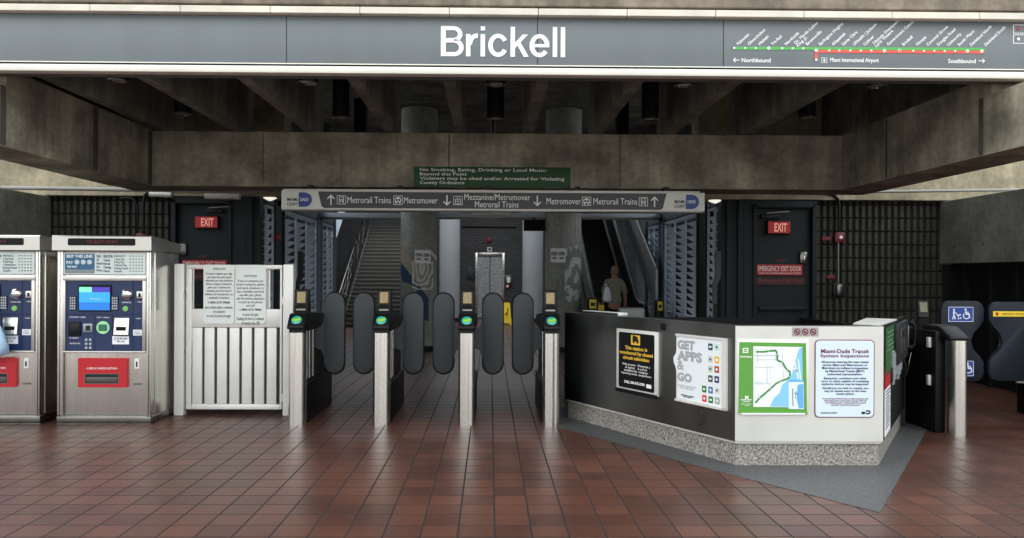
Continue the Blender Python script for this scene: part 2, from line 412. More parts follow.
# roof slab and deep ribs
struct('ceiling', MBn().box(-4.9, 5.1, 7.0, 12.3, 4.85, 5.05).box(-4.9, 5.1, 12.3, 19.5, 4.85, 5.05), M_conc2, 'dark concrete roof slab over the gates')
JX = [at(u, 133, 10).x for u in (164, 237, 310, 390, 460, 529, 598, 670, 747)]
for i, x in enumerate(JX):
    mb = MBn().prism([(x - 0.055, 6.98, zt), (x + 0.055, 6.98, zt), (x + 0.07, 6.98, 4.86), (x - 0.07, 6.98, 4.86)], (0, 3.55, 0))
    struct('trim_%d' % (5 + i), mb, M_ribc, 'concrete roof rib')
# upper side walls of the gate hall
for nm, x0, x1 in (('wall_left_upper', -4.9, -4.7), ('wall_right_upper', 4.95, 5.1)):
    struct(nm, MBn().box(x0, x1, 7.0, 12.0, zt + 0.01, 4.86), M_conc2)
# side aisle roofs
struct('trim_15', MBn().box(-9.0, -3.05, 11.9, 12.3, 2.66, 4.85, 0.01), M_conc3, 'pale concrete lintel over left wall')
struct('trim_16', MBn().box(3.1, 9.2, 11.9, 12.3, 2.66, 4.85, 0.01), M_conc3, 'pale concrete lintel over right wall')

# ribbed block walls
def rib_wall(name, x0, x1, y, z1, label):
    mb = MBn().box(x0, x1, y + 0.035, y + 0.25, 0, z1, 0, mat('dark block joints', (38, 37, 33), 0.9))
    n = int((x1 - x0) / 0.095); p = (x1 - x0) / n; rows = int(z1 / 0.2) + 1
    for j in range(rows):
        za, zc = j * 0.2 + 0.014, min(z1, (j + 1) * 0.2 - 0.014)
        if zc <= za: continue
        for i in range(n):
            a = x0 + i * p
            mb.prism([(a + 0.014, y + 0.037, za), (a + 0.026, y, za), (a + p - 0.026, y, za), (a + p - 0.014, y + 0.037, za)], (0, 0, zc - za))
    return struct(name, mb, M_rib, label)
DX0, DX1 = at(176, 230, 12).x, at(815, 230, 12).x
rib_wall('wall_left', -6.62, DX0, 12.0, 2.66, 'dark ribbed block wall behind the ticket machines')
rib_wall('wall_right', DX1, 6.86, 12.0, 2.66, 'dark ribbed block wall behind the booth')
# parapet panels along both aisles
def side_panel(name, x, s, z0):
    mb = MBn().box(x, x + s * 0.2, 7.0, 11.98, z0, 2.645, 0.01)
    for yy in (7.9, 8.9, 9.9, 10.9, 11.6):
        for zz in (z0 + 0.25, 2.4): mb.cyl((x - s * 0.003, yy, zz), (x + s * 0.01, yy, zz), 0.018, seg=10, m=MATS['joint shadow'])
    return struct(name, mb, M_panel)
side_panel('wall_left_parapet', -6.52, -1, 0.0)
side_panel('wall_right_parapet', 6.78, 1, 1.71)
mb = MBn().box(6.95, 7.05, 7.0, 12.2, 0.0, 1.72)
for yy in (8.2, 9.3, 10.35, 10.9, 11.5): mb.box(6.88, 6.96, yy, yy + 0.07, 0, 1.70, 0.004)
mb.box(6.90, 6.96, 7.0, 12.0, 1.62, 1.70, 0.004)
struct('wall_right_lower', mb, MATS.setdefault('black door panel', mat('black door panel', (24, 26, 27), 0.5)), 'black panelled doors below the right parapet')

# ---- front fascia behind the station sign
zs0, zs1 = at(512, 76, 6.8).z, at(512, 15.5, 6.8).z
struct('trim_17', MBn().box(-7.5, 7.5, 6.87, 7.0, zs0 + 0.01, zs1 + 0.02), mat('fascia steel', (112, 112, 108), 0.6), 'fascia beam behind the station sign')
mb = MBn().box(-7.5, 7.5, 6.74, 6.98, at(512, 8.5, 6.8).z, 4.6, 0.01)
struct('trim_18', mb, concrete_mat('tan fascia concrete', (160, 148, 132), 0.75), 'concrete fascia above the station sign')  # plain tan concrete with random stains

# ---- side screens of the gate hall: posts, headers, louvre grids
PL, PR = -3.42, 3.46
def hall_post(name, x, s, y0, y1, z1=2.7, m=None, w=0.14):
    return struct(name, MBn().box(x, x + s * w, y0, y1, 0, z1, 0.008), m or M_teal)
for x, s, side in ((PL, -1, 'left'), (PR, 1, 'right')):
    for i, (a, b) in enumerate(((12.72, 13.35), (15.85, 16.35), (17.5, 17.75))):
        mb = MBn().box(x, x + s * 0.14, a, b, 0, 2.72, 0.008)
        mb.box(x - s * 0.02, x, a + 0.02, a + 0.10, 0, 2.72, 0.004).box(x - s * 0.02, x, b - 0.10, b - 0.02, 0, 2.72, 0.004)
        struct('trim_%s_post' % side, mb, M_teal if i < 1 else M_blue)
    struct('trim_%s_header' % side, MBn().box(x, x + s * 0.16, 12.3, 17.75, 2.60, 2.85, 0.008), M_blue)
    struct('wall_%s_outer' % side, MBn().box(x + s * 2.3, x + s * 2.5, 12.31, 17.55, 0, 3.2), mat('dark backdrop wall', (40, 46, 52), 0.8), None)  # added backdrop outside, dark so the louvre openings look black
def louvre(x, s, y0, y1, z0, z1, cols, m, label):
    t = thing('louvre_screen', label, 'louvre screen', (x, (y0 + y1) / 2, z0), 0, 'louvre screens along the gate hall')
    oy = (y0 + y1) / 2
    fr = MBn()
    h = z1 - z0
    for k in range(cols + 1):
        y = y0 + (y1 - y0) * k / cols - oy
        fr.box(0, s * 0.03, y - 0.02, y + 0.02, 0, h)
    fr.box(-s * 0.002, s * 0.132, y0 - oy, y1 - oy, 0, 0.04).box(-s * 0.002, s * 0.132, y0 - oy, y1 - oy, h - 0.04, h)
    fr.build('frame', m, t)
    bl = MBn(); pitch = 0.125; n = int((h - 0.08) / pitch); hz = MBn()
    w = (y1 - y0) / cols
    for j in range(n):
        z = 0.05 + j * pitch
        for k in range(cols):
            a = y0 - oy + k * w + 0.018; b = a + w - 0.036
            # far-lower corner of every cell stays open: the plate is cut along the diagonal
            bl.prism([(s * 0.014, b, z + pitch), (s * 0.014, a, z + pitch), (s * 0.014, a, z), (s * 0.014, a + w * 0.16, z)], (s * 0.010, 0, 0))
            bl.prism([(s * 0.004, a, z), (s * 0.08, a, z - 0.006), (s * 0.08, b, z - 0.006), (s * 0.004, b, z)], (0, 0, 0.012))
    bl.build('blades', m, t)
    return t
louvre(PL - 0.005, -1, 12.32, 12.70, 0.02, 2.58, 1, M_louv, 'short dim louvre screen beside left exit door')
louvre(PL - 0.005, -1, 13.37, 15.83, 0.02, 2.58, 3, M_louv, 'wide bright louvre screen behind leftmost fare gate')
louvre(PL - 0.005, -1, 16.37, 17.48, 0.02, 2.58, 2, M_louv, 'narrow louvre screen beside foot of the stairs')
louvre(PR + 0.005, 1, 12.32, 12.70, 0.02, 2.58, 1, M_louv, 'short dim louvre screen beside right exit door')
louvre(PR + 0.005, 1, 13.37, 15.83, 0.02, 2.58, 3, M_louv, 'wide blue grey louvre screen seen above the booth')
louvre(PR + 0.005, 1, 16.37, 17.48, 0.02, 2.58, 2, M_louv, 'narrow louvre screen beside the escalator')

# ---- exit door enclosures
def exit_door(n, side, x0, x1, u0, u1, vt, hinge, closer, lock, panel_x):
    a, b = at(u0, vt, 12).x, at(u1, vt, 12).x; zt_ = at((u0 + u1) / 2, vt, 12).z
    fr = MBn()
    fr.box(x0, a - 0.02, 11.93, 12.12, 0, 2.655, 0.006).box(b + 0.02, x1, 11.93, 12.12, 0, 2.655, 0.006).box(a - 0.021, b + 0.021, 11.93, 12.12, zt_ + 0.003, 2.655, 0.006)
    fr.box(a - 0.06, a - 0.02, 11.90, 11.95, 0, zt_ + 0.06, 0.004).box(b + 0.02, b + 0.06, 11.90, 11.95, 0, zt_ + 0.06, 0.004).box(a - 0.06, b + 0.06, 11.90, 11.95, zt_ + 0.02, zt_ + 0.06, 0.004)
    lo, hi = panel_x
    fr.box(lo, hi, 11.93, 12.12, 0, 2.655, 0.006)
    k = lo + 0.07
    while k < hi - 0.05:
        fr.box(k, k + 0.045, 11.88, 11.94, 0, 2.65, 0.004); k += 0.17
    struct('wall_%s_door_surround' % side, fr, M_teal)
    d = MBn().box(a - 0.018, b + 0.018, 12.0, 12.05, 0.0, zt_, 0.0).build('door_%d' % n, M_teal)
    tag(d, None, None, None, 'structure')
    def dp(name, m, *bb, bev=0.004, label=None):
        o = bx(name, m, d, *bb, bev=bev, label=label); return o
    (c0, c1, cv0, cv1) = closer
    p0, p1 = at(c0, cv0, 12), at(c1, cv1, 12)
    dp('door_closer', M_dark, p0.x, p1.x, 11.93, 12.0, p1.z, p0.z, bev=0.008)
    arm = MBn().box(-0.17, 0.17, -0.012, 0.012, -0.008, 0.008, 0.002, mx=Matrix.Translation(((p0.x + p1.x) / 2 + 0.1, 11.92, p0.z + 0.03)) @ Matrix.Rotation(-0.08, 4, 'Y')).build('closer_arm', M_steeld, d)
    l0, l1 = at(lock[0], lock[2], 12), at(lock[1], lock[3], 12)
    dp('lock_box', M_steeld, l0.x, l1.x, 11.95, 12.0, l1.z, l0.z)
    dp('handle', M_steel, (l0.x + l1.x) / 2 - 0.012, (l0.x + l1.x) / 2 + 0.012, 11.92, 11.955, (l0.z + l1.z) / 2 - 0.05, (l0.z + l1.z) / 2 + 0.03, bev=0.004)
    dp('push_bar', M_dark, a + 0.05, b - 0.05, 11.93, 11.97, 1.0, 1.06, bev=0.01)
    return d
exit_door(1, 'left', DX0, at(247, 230, 12).x, 179.4, 229.5, 205, 0, (207, 224, 209.5, 213), (180, 187, 244, 255), (at(247, 230, 12).x, PL))
exit_door(2, 'right', at(742, 230, 12).x, DX1, 755.6, 809, 209, 0, (760, 779, 214.6, 219), (799, 806, 252, 263.5), (PR, at(742, 230, 12).x))

def exit_sign(u0, u1, v0, v1, label):
    p0, p1 = at(u0, v0, 11.9), at(u1, v1, 11.9); cx = (p0.x + p1.x) / 2; cz = (p0.z + p1.z) / 2; w = (p1.x - p0.x) / 2; h = (p0.z - p1.z) / 2
    t = thing('exit_sign', label, 'exit sign', (cx, 11.97, cz), 0, 'lit exit signs on the doors')
    bx('housing', M_black, t, -w, w, -0.05, 0.025, -h, h, 0.006)
    bx('red_panel', M_exitred, t, -w + 0.015, w - 0.015, -0.054, -0.048, -h + 0.015, h - 0.015)
    text('EXIT', 0.15, 0.02, -0.056, 0, M_exitw, t, 'CENTER', w=w * 1.05, h=h * 1.25, bold=0.003)
    return t
exit_sign(193.7, 217.7, 215.5, 228.6, 'red EXIT sign on the left teal door behind the white gate')
exit_sign(767.8, 791.6, 220.5, 234.2, 'red EXIT sign on the right teal door behind the booth')
def placard(name, u0, u1, v0, v1, label, m, lines, tm, y=11.985, two=False):
    p0, p1 = at(u0, v0, y), at(u1, v1, y); cx = (p0.x + p1.x) / 2; cz = (p0.z + p1.z) / 2; w = (p1.x - p0.x) / 2; h = (p0.z - p1.z) / 2
    t = thing(name, label, 'placard', (cx, y, cz))
    bx('plate', m, t, -w, w, -0.003, 0.012, -h, h)
    for (s_, zz, ww, hh) in lines:
        text(s_, 0.05, 0, -0.005, zz * h, tm, t, 'CENTER', w=ww * 2 * w, h=hh * 2 * h)
    return t
M_redd = mat('faded red vinyl', (150, 24, 28), 0.5)
M_redp = mat('faded red print', (150, 66, 62), 0.5)
placard('door_placard', 756.8, 802.4, 264.4, 275.2, 'red placard reading EMERGENCY EXIT DOOR on right exit door', mat('placard red', (206, 40, 44), 0.5),
        [('EMERGENCY EXIT DOOR', 0.22, 0.94, 0.48), ('ALARM WILL SOUND WHEN DOOR IS OPENED', -0.65, 0.92, 0.14)], M_white)
placard('door_placard', 756.2, 805, 277.2, 285, 'faded maroon Emergency Exit Only placard on right exit door', mat('maroon vinyl', (70, 18, 22), 0.5),
        [('Emergency Exit Only', 0, 0.9, 0.6)], M_redp)
placard('door_placard', 182, 227, 260, 270, 'red placard on left exit door above the white gate', mat('placard red', (206, 40, 44), 0.5),
        [('EMERGENCY EXIT DOOR', 0.22, 0.94, 0.48), ('ALARM WILL SOUND WHEN DOOR IS OPENED', -0.65, 0.92, 0.14)], M_white)
placard('door_placard', 182, 227, 272.5, 281, 'dark maroon placard on left exit door seen through the gate', mat('maroon vinyl', (70, 18, 22), 0.5),
        [('Emergency Exit Only', 0, 0.9, 0.6)], M_redp)
for (u, v, lab) in ((782, 260.5, 'small red sticker on right exit door'), (202, 256.5, 'small red sticker on left exit door')):
    p = at(u, v, 11.985)
    t = thing('door_sticker', lab, 'sticker', tuple(p))
    text('- 24 HRS -', 0.05, 0, 0.004, 0, M_redp, t, 'CENTER', w=0.2, h=0.035)

# ---- far end: tiled lift wall, piers, columns, stair, escalator
struct('wall_back', MBn().box(-8, 8, 28.5, 28.8, 0, 6.5), M_tile, 'charcoal tiled wall around the lift')
struct('wall_far_left', MBn().box(-5.6, -5.4, 17.8, 28.6, 0, 6.0), mat('grey blue cladding', (104, 112, 118), 0.7, var=0.1))
struct('wall_far_right', MBn().box(5.2, 5.4, 17.8, 28.6, 0, 6.0), MATS['grey blue cladding'])
struct('wall_far_left_return', MBn().box(-5.5, PL - 0.15, 17.6, 17.75, 0, 4.85), M_teal)
struct('wall_far_right_return', MBn().box(PR + 0.15, 5.3, 17.6, 17.75, 0, 4.85), M_teal)
struct('ceiling_far', MBn().box(-8, 8, 26.6, 28.6, 4.6, 4.8), M_conc2)
struct('ceiling_stair_hall', MBn().box(-5.6, 5.4, 19.4, 20.6, 4.86, 5.06), M_conc2)

# ================================================================== SIGNS
YS = 6.80
def sp(u, v, Y=YS): return at(u, v, Y)
# ---- station name sign
S = thing('station_name_sign', 'long blue grey Brickell station sign with white letters and rail line map across the top', 'sign', (0, YS, zs0))
sz = lambda v: at(512, v, YS).z - zs0
bx('sign_panel', M_signg, S, -5.6, 5.6, 0.0, 0.06, sz(65.6), sz(17.6), 0.003)
bx('bottom_rail', M_cream, S, -5.6, 5.6, -0.05, 0.06, 0.0, sz(69.0), 0.008)
bx('white_stripe', M_cream, S, -5.6, 5.6, -0.004, 0.0, sz(66.0), sz(65.0))
bx('shadow_gap', M_dark, S, -5.6, 5.6, 0.02, 0.06, sz(69.0), sz(66.0))
mb = MBn()
for i in range(15):
    a = -5.6 + i * 0.75
    mb.box(a, a + 0.745, -0.07, 0.02, sz(17.4), sz(10.8), 0.004)
mb.build('top_ledge', mat('ledge cream panel', (214, 208, 192), 0.6, var=0.12, scale=3), S)
mb = MBn()
for u in (286.5, 537.5, 723.5): mb.box(sp(u, 40).x - 0.003, sp(u, 40).x + 0.003, -0.002, 0.0, sz(65), sz(17.8))
mb.build('panel_seam', M_dark, S)
p = sp(440.8, 56.2); q = sp(567.3, 27)
def glyph_word(x0, z0, sc, y, m, parent):
    """B r i c k e l l in a bold grotesque drawn with strokes; unit = cap height"""
    t = 0.17; xh = 0.75
    def G(): return MBn()
    def R_(mb, xa, xb, za, zb): flat(mb, [(X(xa), Zz(za)), (X(xb), Zz(za)), (X(xb), Zz(zb)), (X(xa), Zz(zb))], y - mb.nudge(), 0.004)
    def arc_(mb, cx, cz, rx, rz, a0, a1, th, n=28, thz=None):
        thz = thz or th * 0.92
        for i in range(n):
            p = a0 + (a1 - a0) * i / n; q = a0 + (a1 - a0) * (i + 1) / n
            f = lambda a, k: (X(cx + (rx - k * th) * math.cos(a)), Zz(cz + (rz - k * thz) * math.sin(a)))
            flat(mb, [f(p, 0), f(q, 0), f(q, 1), f(p, 1)], y, 0.004 + 0.0002 * (i % 2))
    cur = [0.0]
    X = lambda a: x0 + (cur[0] + a) * sc * 0.968
    Zz = lambda a: z0 + a * sc
    def done(mb, adv): mb.build('station_letter', m, parent); cur[0] += adv
    mb = G(); R_(mb, 0, t, 0, 1)                                    # B
    bt = 0.135
    R_(mb, t * .9, 0.44, 1 - bt, 1); R_(mb, t * .9, 0.46, 0.455, 0.60); R_(mb, t * .9, 0.46, 0, bt)
    arc_(mb, 0.43, 0.735, 0.31, 0.265, -PI / 2, PI / 2, 0.155, thz=bt); arc_(mb, 0.45, 0.2925, 0.335, 0.2925, -PI / 2, PI / 2, 0.16, thz=bt); done(mb, 0.865)
    mb = G(); R_(mb, 0, 0.155, 0, xh - 0.01); arc_(mb, 0.36, xh - 0.36, 0.29, 0.37, PI * 0.5, PI, 0.14, thz=0.15); R_(mb, 0.355, 0.405, xh - 0.14, xh + 0.01); done(mb, 0.50)   # r
    mb = G(); R_(mb, 0, 0.155, 0, xh - 0.01); R_(mb, 0, 0.155, 0.865, 1.0); done(mb, 0.26)   # i
    mb = G(); arc_(mb, 0.345, xh / 2, 0.345, 0.385, PI * 0.16, PI * 1.84, 0.16, thz=0.14); done(mb, 0.77)   # c
    mb = G(); R_(mb, 0, 0.155, 0, 1.0)                               # k
    flat(mb, [(X(0.12), Zz(0.24)), (X(0.12), Zz(0.43)), (X(0.42), Zz(xh - .01)), (X(0.60), Zz(xh - .01))], y - 0.0008, 0.004)
    flat(mb, [(X(0.23), Zz(0.40)), (X(0.34), Zz(0.485)), (X(0.63), Zz(0)), (X(0.45), Zz(0))], y - 0.0011, 0.004); done(mb, 0.655)
    mb = G(); arc_(mb, 0.345, xh / 2, 0.345, 0.385, 0, PI * 1.80, 0.16, thz=0.14); R_(mb, 0.08, 0.685, xh / 2 - 0.055, xh / 2 + 0.05); done(mb, 0.80)   # e
    mb = G(); R_(mb, 0, 0.155, 0, 1.0); done(mb, 0.275)
    mb = G(); R_(mb, 0, 0.155, 0, 1.0); done(mb, 0.14)
    return cur[0]
wd = 0.90 + 0.50 + 0.26 + 0.77 + 0.655 + 0.80 + 0.275 + 0.14
sc_ = (q.z - p.z)
glyph_word(p.x, p.z - zs0, sc_ * 0.99, -0.001, M_white, S)
# the line map
def mp_(u, v): w = sp(u, v); return w.x, w.z - zs0
gl = MBn(); a = mp_(733.2, 48.2); b = mp_(984.5, 49.4)
def bar(mb, a, b, t, y=-0.002, d=0.002, m=None):
    a = Vector(a); b = Vector(b); n = Vector((-(b - a).y, (b - a).x)).normalized() * t / 2
    flat(mb, [a + n, b + n, b - n, a - n], y, d, m)
bar(gl, a, b, 0.025); gl.build('green_line', M_gline, S)
rl = MBn(); a2 = mp_(815, 51.3); b2 = mp_(984, 52.1); bar(rl, a2, b2, 0.026); bar(rl, mp_(816, 51), mp_(816, 58.5), 0.024); rl.build('orange_line', M_red2, S)
ST = [(734, 'Palmetto', 0), (745, 'Okeechobee', 0), (755.5, 'Hialeah', 0), (768.6, 'Tri-Rail', 1), (782, 'Northside', 0), (792.5, 'Dr. Martin Luther\nKing, Jr.', 0), (803, 'Brownsville', 0),
      (816, 'Earlington Heights', 1), (829, 'Allapattah', 0), (839, 'Santa Clara', 0), (850, 'UHealth | Jackson', 0), (860.5, 'Culmer', 0), (871, 'Historic Overtown/\nLyric Theatre', 0),
      (884, 'Government Center', 1), (899.4, 'Brickell', 2), (913, 'Vizcaya', 0), (923.6, 'Coconut Grove', 0), (934, 'Douglas Road', 0), (944.3, 'University', 0), (954.8, 'South Miami', 0),
      (967, 'Dadeland North', 1), (981.4, 'Dadeland South', 1)]
dots = MBn()
for u, nme, big in ST:
    v = (48.2 + (u - 734) * 0.005) + (1.9 if u > 810 else 0)
    x, z = mp_(u, v); r = 0.014 if big else 0.009
    flat(dots, disc_pts(x, z, r, 14), -0.005, 0.002, None)
    if big == 2: flat(dots, disc_pts(x, z, 0.009, 14), -0.0075, 0.002, M_red)
    x, z = mp_(u + 3.2, 44.6 + (u - 734) * 0.004)
    t_ = text(nme, 0.037, x, -0.002, z, M_white, S, 'LEFT', tilt=math.radians(43), gap=0.8, name='station_label', bold=0.0006)
x, z = mp_(816, 59.8); flat(dots, disc_pts(x, z, 0.011, 14), -0.005, 0.002)
dots.build('station_dot', M_white, S)
for s_, u0, u1, v in (('Northbound', 741.5, 770.5, 60.2), ('Southbound', 948, 975.5, 61.0), ('Miami International Airport', 830, 878.5, 60.6)):
    x0, z = mp_(u0, v); x1, _ = mp_(u1, v)
    text(s_, 0.05, (x0 + x1) / 2, -0.002, z, M_white, S, 'CENTER', w=x1 - x0, name='direction_label', bold=0.0006)
ar = MBn()
def arrow(mb, x, z, L, t, dirn, y=-0.003, m=None):
    """arrow centred at x, z; dirn 'L','R','U','D'"""
    ang = {'R': 0, 'U': PI / 2, 'L': PI, 'D': -PI / 2}[dirn]; c, s_ = math.cos(ang), math.sin(ang)
    def tr(pts): return [(x + px * c - pz * s_, z + px * s_ + pz * c) for px, pz in pts]
    flat(mb, tr([(-L / 2, -t / 2), (L / 2 - t, -t / 2), (L / 2 - t, t / 2), (-L / 2, t / 2)]), y, 0.002, m)
    h = L * 0.36
    flat(mb, tr([(L / 2, 0), (L / 2 - h, h), (L / 2 - h - t * 0.8, h - t * 0.3), (L / 2 - t * 1.5, 0)]), y - 0.0005, 0.002, m)
    flat(mb, tr([(L / 2, 0), (L / 2 - t * 1.5, 0), (L / 2 - h - t * 0.8, -h + t * 0.3), (L / 2 - h, -h)]), y - 0.0005, 0.002, m)
x, z = mp_(736, 60.2); arrow(ar, x, z, 0.055, 0.007, 'L'); x, z = mp_(981.5, 61.0); arrow(ar, x, z, 0.055, 0.007, 'R')
ar.build('arrow', M_white, S)
def ring(mb, x0, x1, z0, z1, t, y, m=None):
    for q in ((x0, x1, z0, z0 + t), (x0, x1, z1 - t, z1), (x0, x0 + t, z0 + t, z1 - t), (x1 - t, x1, z0 + t, z1 - t)):
        mb.box(q[0], q[1], y - 0.002, y, q[2], q[3], 0, m)
lg = MBn()
x0, z0 = mp_(821.4, 62.8); x1, z1 = mp_(827, 57.6); ring(lg, x0, x1, z0, z1, 0.003, 0)
cx, cz = (x0 + x1) / 2, (z0 + z1) / 2
flat(lg, [(cx - 0.003, cz - 0.015), (cx + 0.003, cz - 0.015), (cx + 0.003, cz + 0.016), (cx - 0.003, cz + 0.016)], 0); flat(lg, [(cx - 0.015, cz - 0.004), (cx + 0.015, cz - 0.004), (cx + 0.003, cz + 0.006), (cx - 0.003, cz + 0.006)], -0.001)
for v0, v1, mm in ((24.8, 33.4, M_red), (34.6, 43.6, M_white)):
    x0, z0 = mp_(1013, v1); x1, z1 = mp_(1026, v0); ring(lg, x0, x1, z0, z1, 0.005, 0)
    cx, cz = mp_(1018.3, (v0 + v1) / 2); flat(lg, disc_pts(cx, cz, 0.013, 14), -0.002, 0.002, mm)
lg.build('map_key', M_white, S)

# ---- wayfinding sign under the cross beam
YW = 9.80
W = thing('wayfinding_sign', 'long grey direction sign for Metrorail Trains and Metromover hung under the cross beam', 'sign', (at(493, 200, YW).x, YW, 2.28))
wx = lambda u: at(u, 200, YW).x - W.location.x
def wz(u, v): return at(u, v, YW).z - 2.28
w0, w1 = wx(281.3), wx(704.8); zlo, zhi = wz(493, 210.4), wz(493, 191.6)
bx('housing', M_signl, W, w0, w1, 0.0, 0.16, zlo, zhi, 0.006)
for k in range(5): bx('hanger', M_dark, W, w0 + 0.3 + k * 1.1, w0 + 0.36 + k * 1.1, 0.06, 0.24, zhi, 2.61 - 2.28)
bx('top_strip', M_cream, W, w0 + 0.02, w1 - 0.06, -0.012, 0.16, zhi, zhi + 0.018, 0.003)
bx('bottom_lip', M_steeld, W, w0, w1, -0.006, 0.17, zlo - 0.014, zlo, 0.003)
fz0, fz1 = zlo + 0.018, zhi - 0.012
fa, fb = wx(318), wx(666.5)
mb = MBn(); flat(mb, [(fa, fz1), (fa + 0.045, fz0 + 0.02), (fa + 0.075, fz0), (fb - 0.075, fz0), (fb - 0.045, fz0 + 0.02), (fb, fz1)], -0.0005, 0.003)
mb.build('dark_face', M_signd, W)
cz = (fz0 + fz1) / 2
def wt(s_, u0, u1, dz=0.0, h=None): text(s_, 0.09, (wx(u0) + wx(u1)) / 2, -0.004, cz + dz, M_white, W, 'CENTER', w=wx(u1) - wx(u0), h=h, bold=0.0, name='lettering')
wt('Metrorail Trains', 347.5, 391, 0, 0.078); wt('Metromover', 404, 437.5, 0, 0.078)
wt('Mezzanine/Metromover', 464.3, 530.3, 0.045, 0.075); wt('Metrorail Trains', 475, 518.6, -0.045, 0.075)
wt('Metromover', 546.5, 580.8, 0, 0.078); wt('Metrorail Trains', 593.4, 637.2, 0, 0.078)
mb = MBn()
arrow(mb, wx(331), cz, 0.13, 0.016, 'U', -0.004); arrow(mb, wx(447), cz, 0.13, 0.016, 'D', -0.004); arrow(mb, wx(537.3), cz, 0.13, 0.016, 'D', -0.004); arrow(mb, wx(654.5), cz, 0.13, 0.016, 'U', -0.004)
mb.build('arrow', M_white, W)
def icon_train(x, kind):
    mb = MBn(); h = 0.055
    y = -0.004
    ring(mb, x - h, x + h, cz - h, cz + h, 0.006, y)
    if kind == 'train':
        ring(mb, x - 0.03, x + 0.03, cz - 0.022, cz + 0.04, 0.008, y)
        mb.box(x - 0.03, x + 0.03, y - 0.002, y, cz + 0.0, cz + 0.008)
        flat(mb, disc_pts(x - 0.015, cz - 0.01, 0.006, 8), y); flat(mb, disc_pts(x + 0.015, cz - 0.01, 0.006, 8), y)
        flat(mb, [(x - 0.035, cz - 0.045), (x - 0.026, cz - 0.045), (x - 0.01, cz - 0.022), (x - 0.02, cz - 0.022)], y); flat(mb, [(x + 0.026, cz - 0.045), (x + 0.035, cz - 0.045), (x + 0.02, cz - 0.022), (x + 0.01, cz - 0.022)], y)
    elif kind == 'mover':
        ring(mb, x - 0.038, x + 0.038, cz - 0.02, cz + 0.025, 0.009, y)
        mb.box(x - 0.02, x + 0.02, y - 0.002, y, cz + 0.025, cz + 0.038)
        flat(mb, disc_pts(x - 0.022, cz - 0.03, 0.011, 10), y); flat(mb, disc_pts(x + 0.022, cz - 0.03, 0.011, 10), y); mb.box(x - 0.004, x + 0.004, y - 0.002, y, cz - 0.02, cz + 0.025)
    else:
        ring(mb, x - 0.036, x + 0.036, cz - 0.045, cz + 0.02, 0.007, y); mb.box(x - 0.003, x + 0.003, y - 0.002, y, cz - 0.04, cz + 0.02)
        mb.box(x - 0.036, x + 0.036, y - 0.002, y, cz - 0.012, cz - 0.006)
        flat(mb, [(x - 0.02, cz + 0.028), (x - 0.004, cz + 0.028), (x - 0.012, cz + 0.042)], y); flat(mb, [(x + 0.004, cz + 0.042), (x + 0.02, cz + 0.042), (x + 0.012, cz + 0.028)], y)
    mb.build('pictogram', M_white, W)
for u, k_ in ((341.5, 'train'), (398, 'mover'), (458, 'lift'), (586.5, 'mover'), (643.3, 'train')): icon_train(wx(u), k_)
for u0, u1 in ((287, 312), (674.3, 699)):
    x0, x1 = wx(u0), wx(u1); xm = x0 + (x1 - x0) * 0.47; r = (fz1 - fz0) * 0.44
    mb = MBn(); pts = [(xm, cz + r), (xm, cz - r)] + [(x1 - r + r * math.cos(a), cz + r * math.sin(a)) for a in [(-PI / 2 + PI * i / 10) for i in range(11)]]
    flat(mb, pts, -0.001, 0.004); mb.build('county_logo', M_blueD, W)
    text('MIAMI-', 0.06, (x0 + xm) / 2, -0.002, cz + r * 0.02, M_ink, W, 'CENTER', w=xm - x0 - 0.005, h=0.04, bold=0.001)
    text('DADE', 0.06, xm + (x1 - xm) * 0.42, -0.006, cz + r * 0.02, M_white, W, 'CENTER', w=(x1 - xm) * 0.6, h=0.04, bold=0.001)
    text('COUNTY', 0.06, (x0 + xm) / 2, -0.002, cz - r * 0.62, M_ink, W, 'CENTER', w=xm - x0 - 0.005, h=0.04, bold=0.001)

# ---- green notice on the beam
p0, p1 = at(414.3, 166.6, 9.98), at(570.3, 187.6, 9.98)
G = thing('notice_sign', 'dark green no smoking notice fixed to the concrete cross beam', 'sign', ((p0.x + p1.x) / 2, 9.985, (p0.z + p1.z) / 2))
gw, gh = (p1.x - p0.x) / 2, (p0.z - p1.z) / 2
bx('plate', M_green, G, -gw, gw, -0.012, 0.012, -gh, gh, 0.002)
for i, (s_, w_) in enumerate((('No Smoking, Eating, Drinking or Loud Music-', 0.815), ('Beyond this Point', 0.30), ('Violators may be cited and/or Arrested for Violating', 0.925), ('County Ordinance', 0.285))):
    text(s_, 0.05, -gw + 0.07, -0.014, gh * (0.66 - 0.43 * i), M_white, G, 'LEFT', w=w_ * 2 * gw, h=0.052 if i != 1 else 0.05, bold=0.0004)

# ================================================================== LIGHTS ON THE CEILING
def downlight(u, v, Y, label, grp, z=None, r=0.095, L=0.5):
    p = at(u, v, Y)
    t = thing('downlight', label, 'ceiling light', (p.x, Y, p.z), 0, grp)
    MBn().cyl((0, 0, 0.01), (0, 0, L), r, seg=24).build('can', M_blackm, t, smooth=40)
    MBn().lathe([(r * 0.98, 0.012), (r * 1.03, 0.0), (r * 0.9, -0.006), (r * 0.72, 0.012), (r * 0.72, 0.016)]).build('trim_ring', M_steeld, t, smooth=40)
    MBn().cyl((0, 0, 0.004), (0, 0, 0.012), r * 0.7, seg=20).build('lens', mat('unlit lamp lens', (180, 182, 176), 0.15, 0.6), t)
    MBn().cyl((0, 0, L), (0, 0, 4.85 - p.z), 0.02, seg=10).build('stem', M_blackm, t)
    return t
for u, v, l in ((118, 80.5, 'leftmost'), (308, 82.8, 'second from left'), (496, 84.5, 'middle'), (684, 85.5, 'second from right'), (877, 86, 'rightmost')):
    downlight(u, v, 7.45, 'round silver rimmed ceiling light, %s in the front row behind the station sign' % l, 'front row ceiling lights')
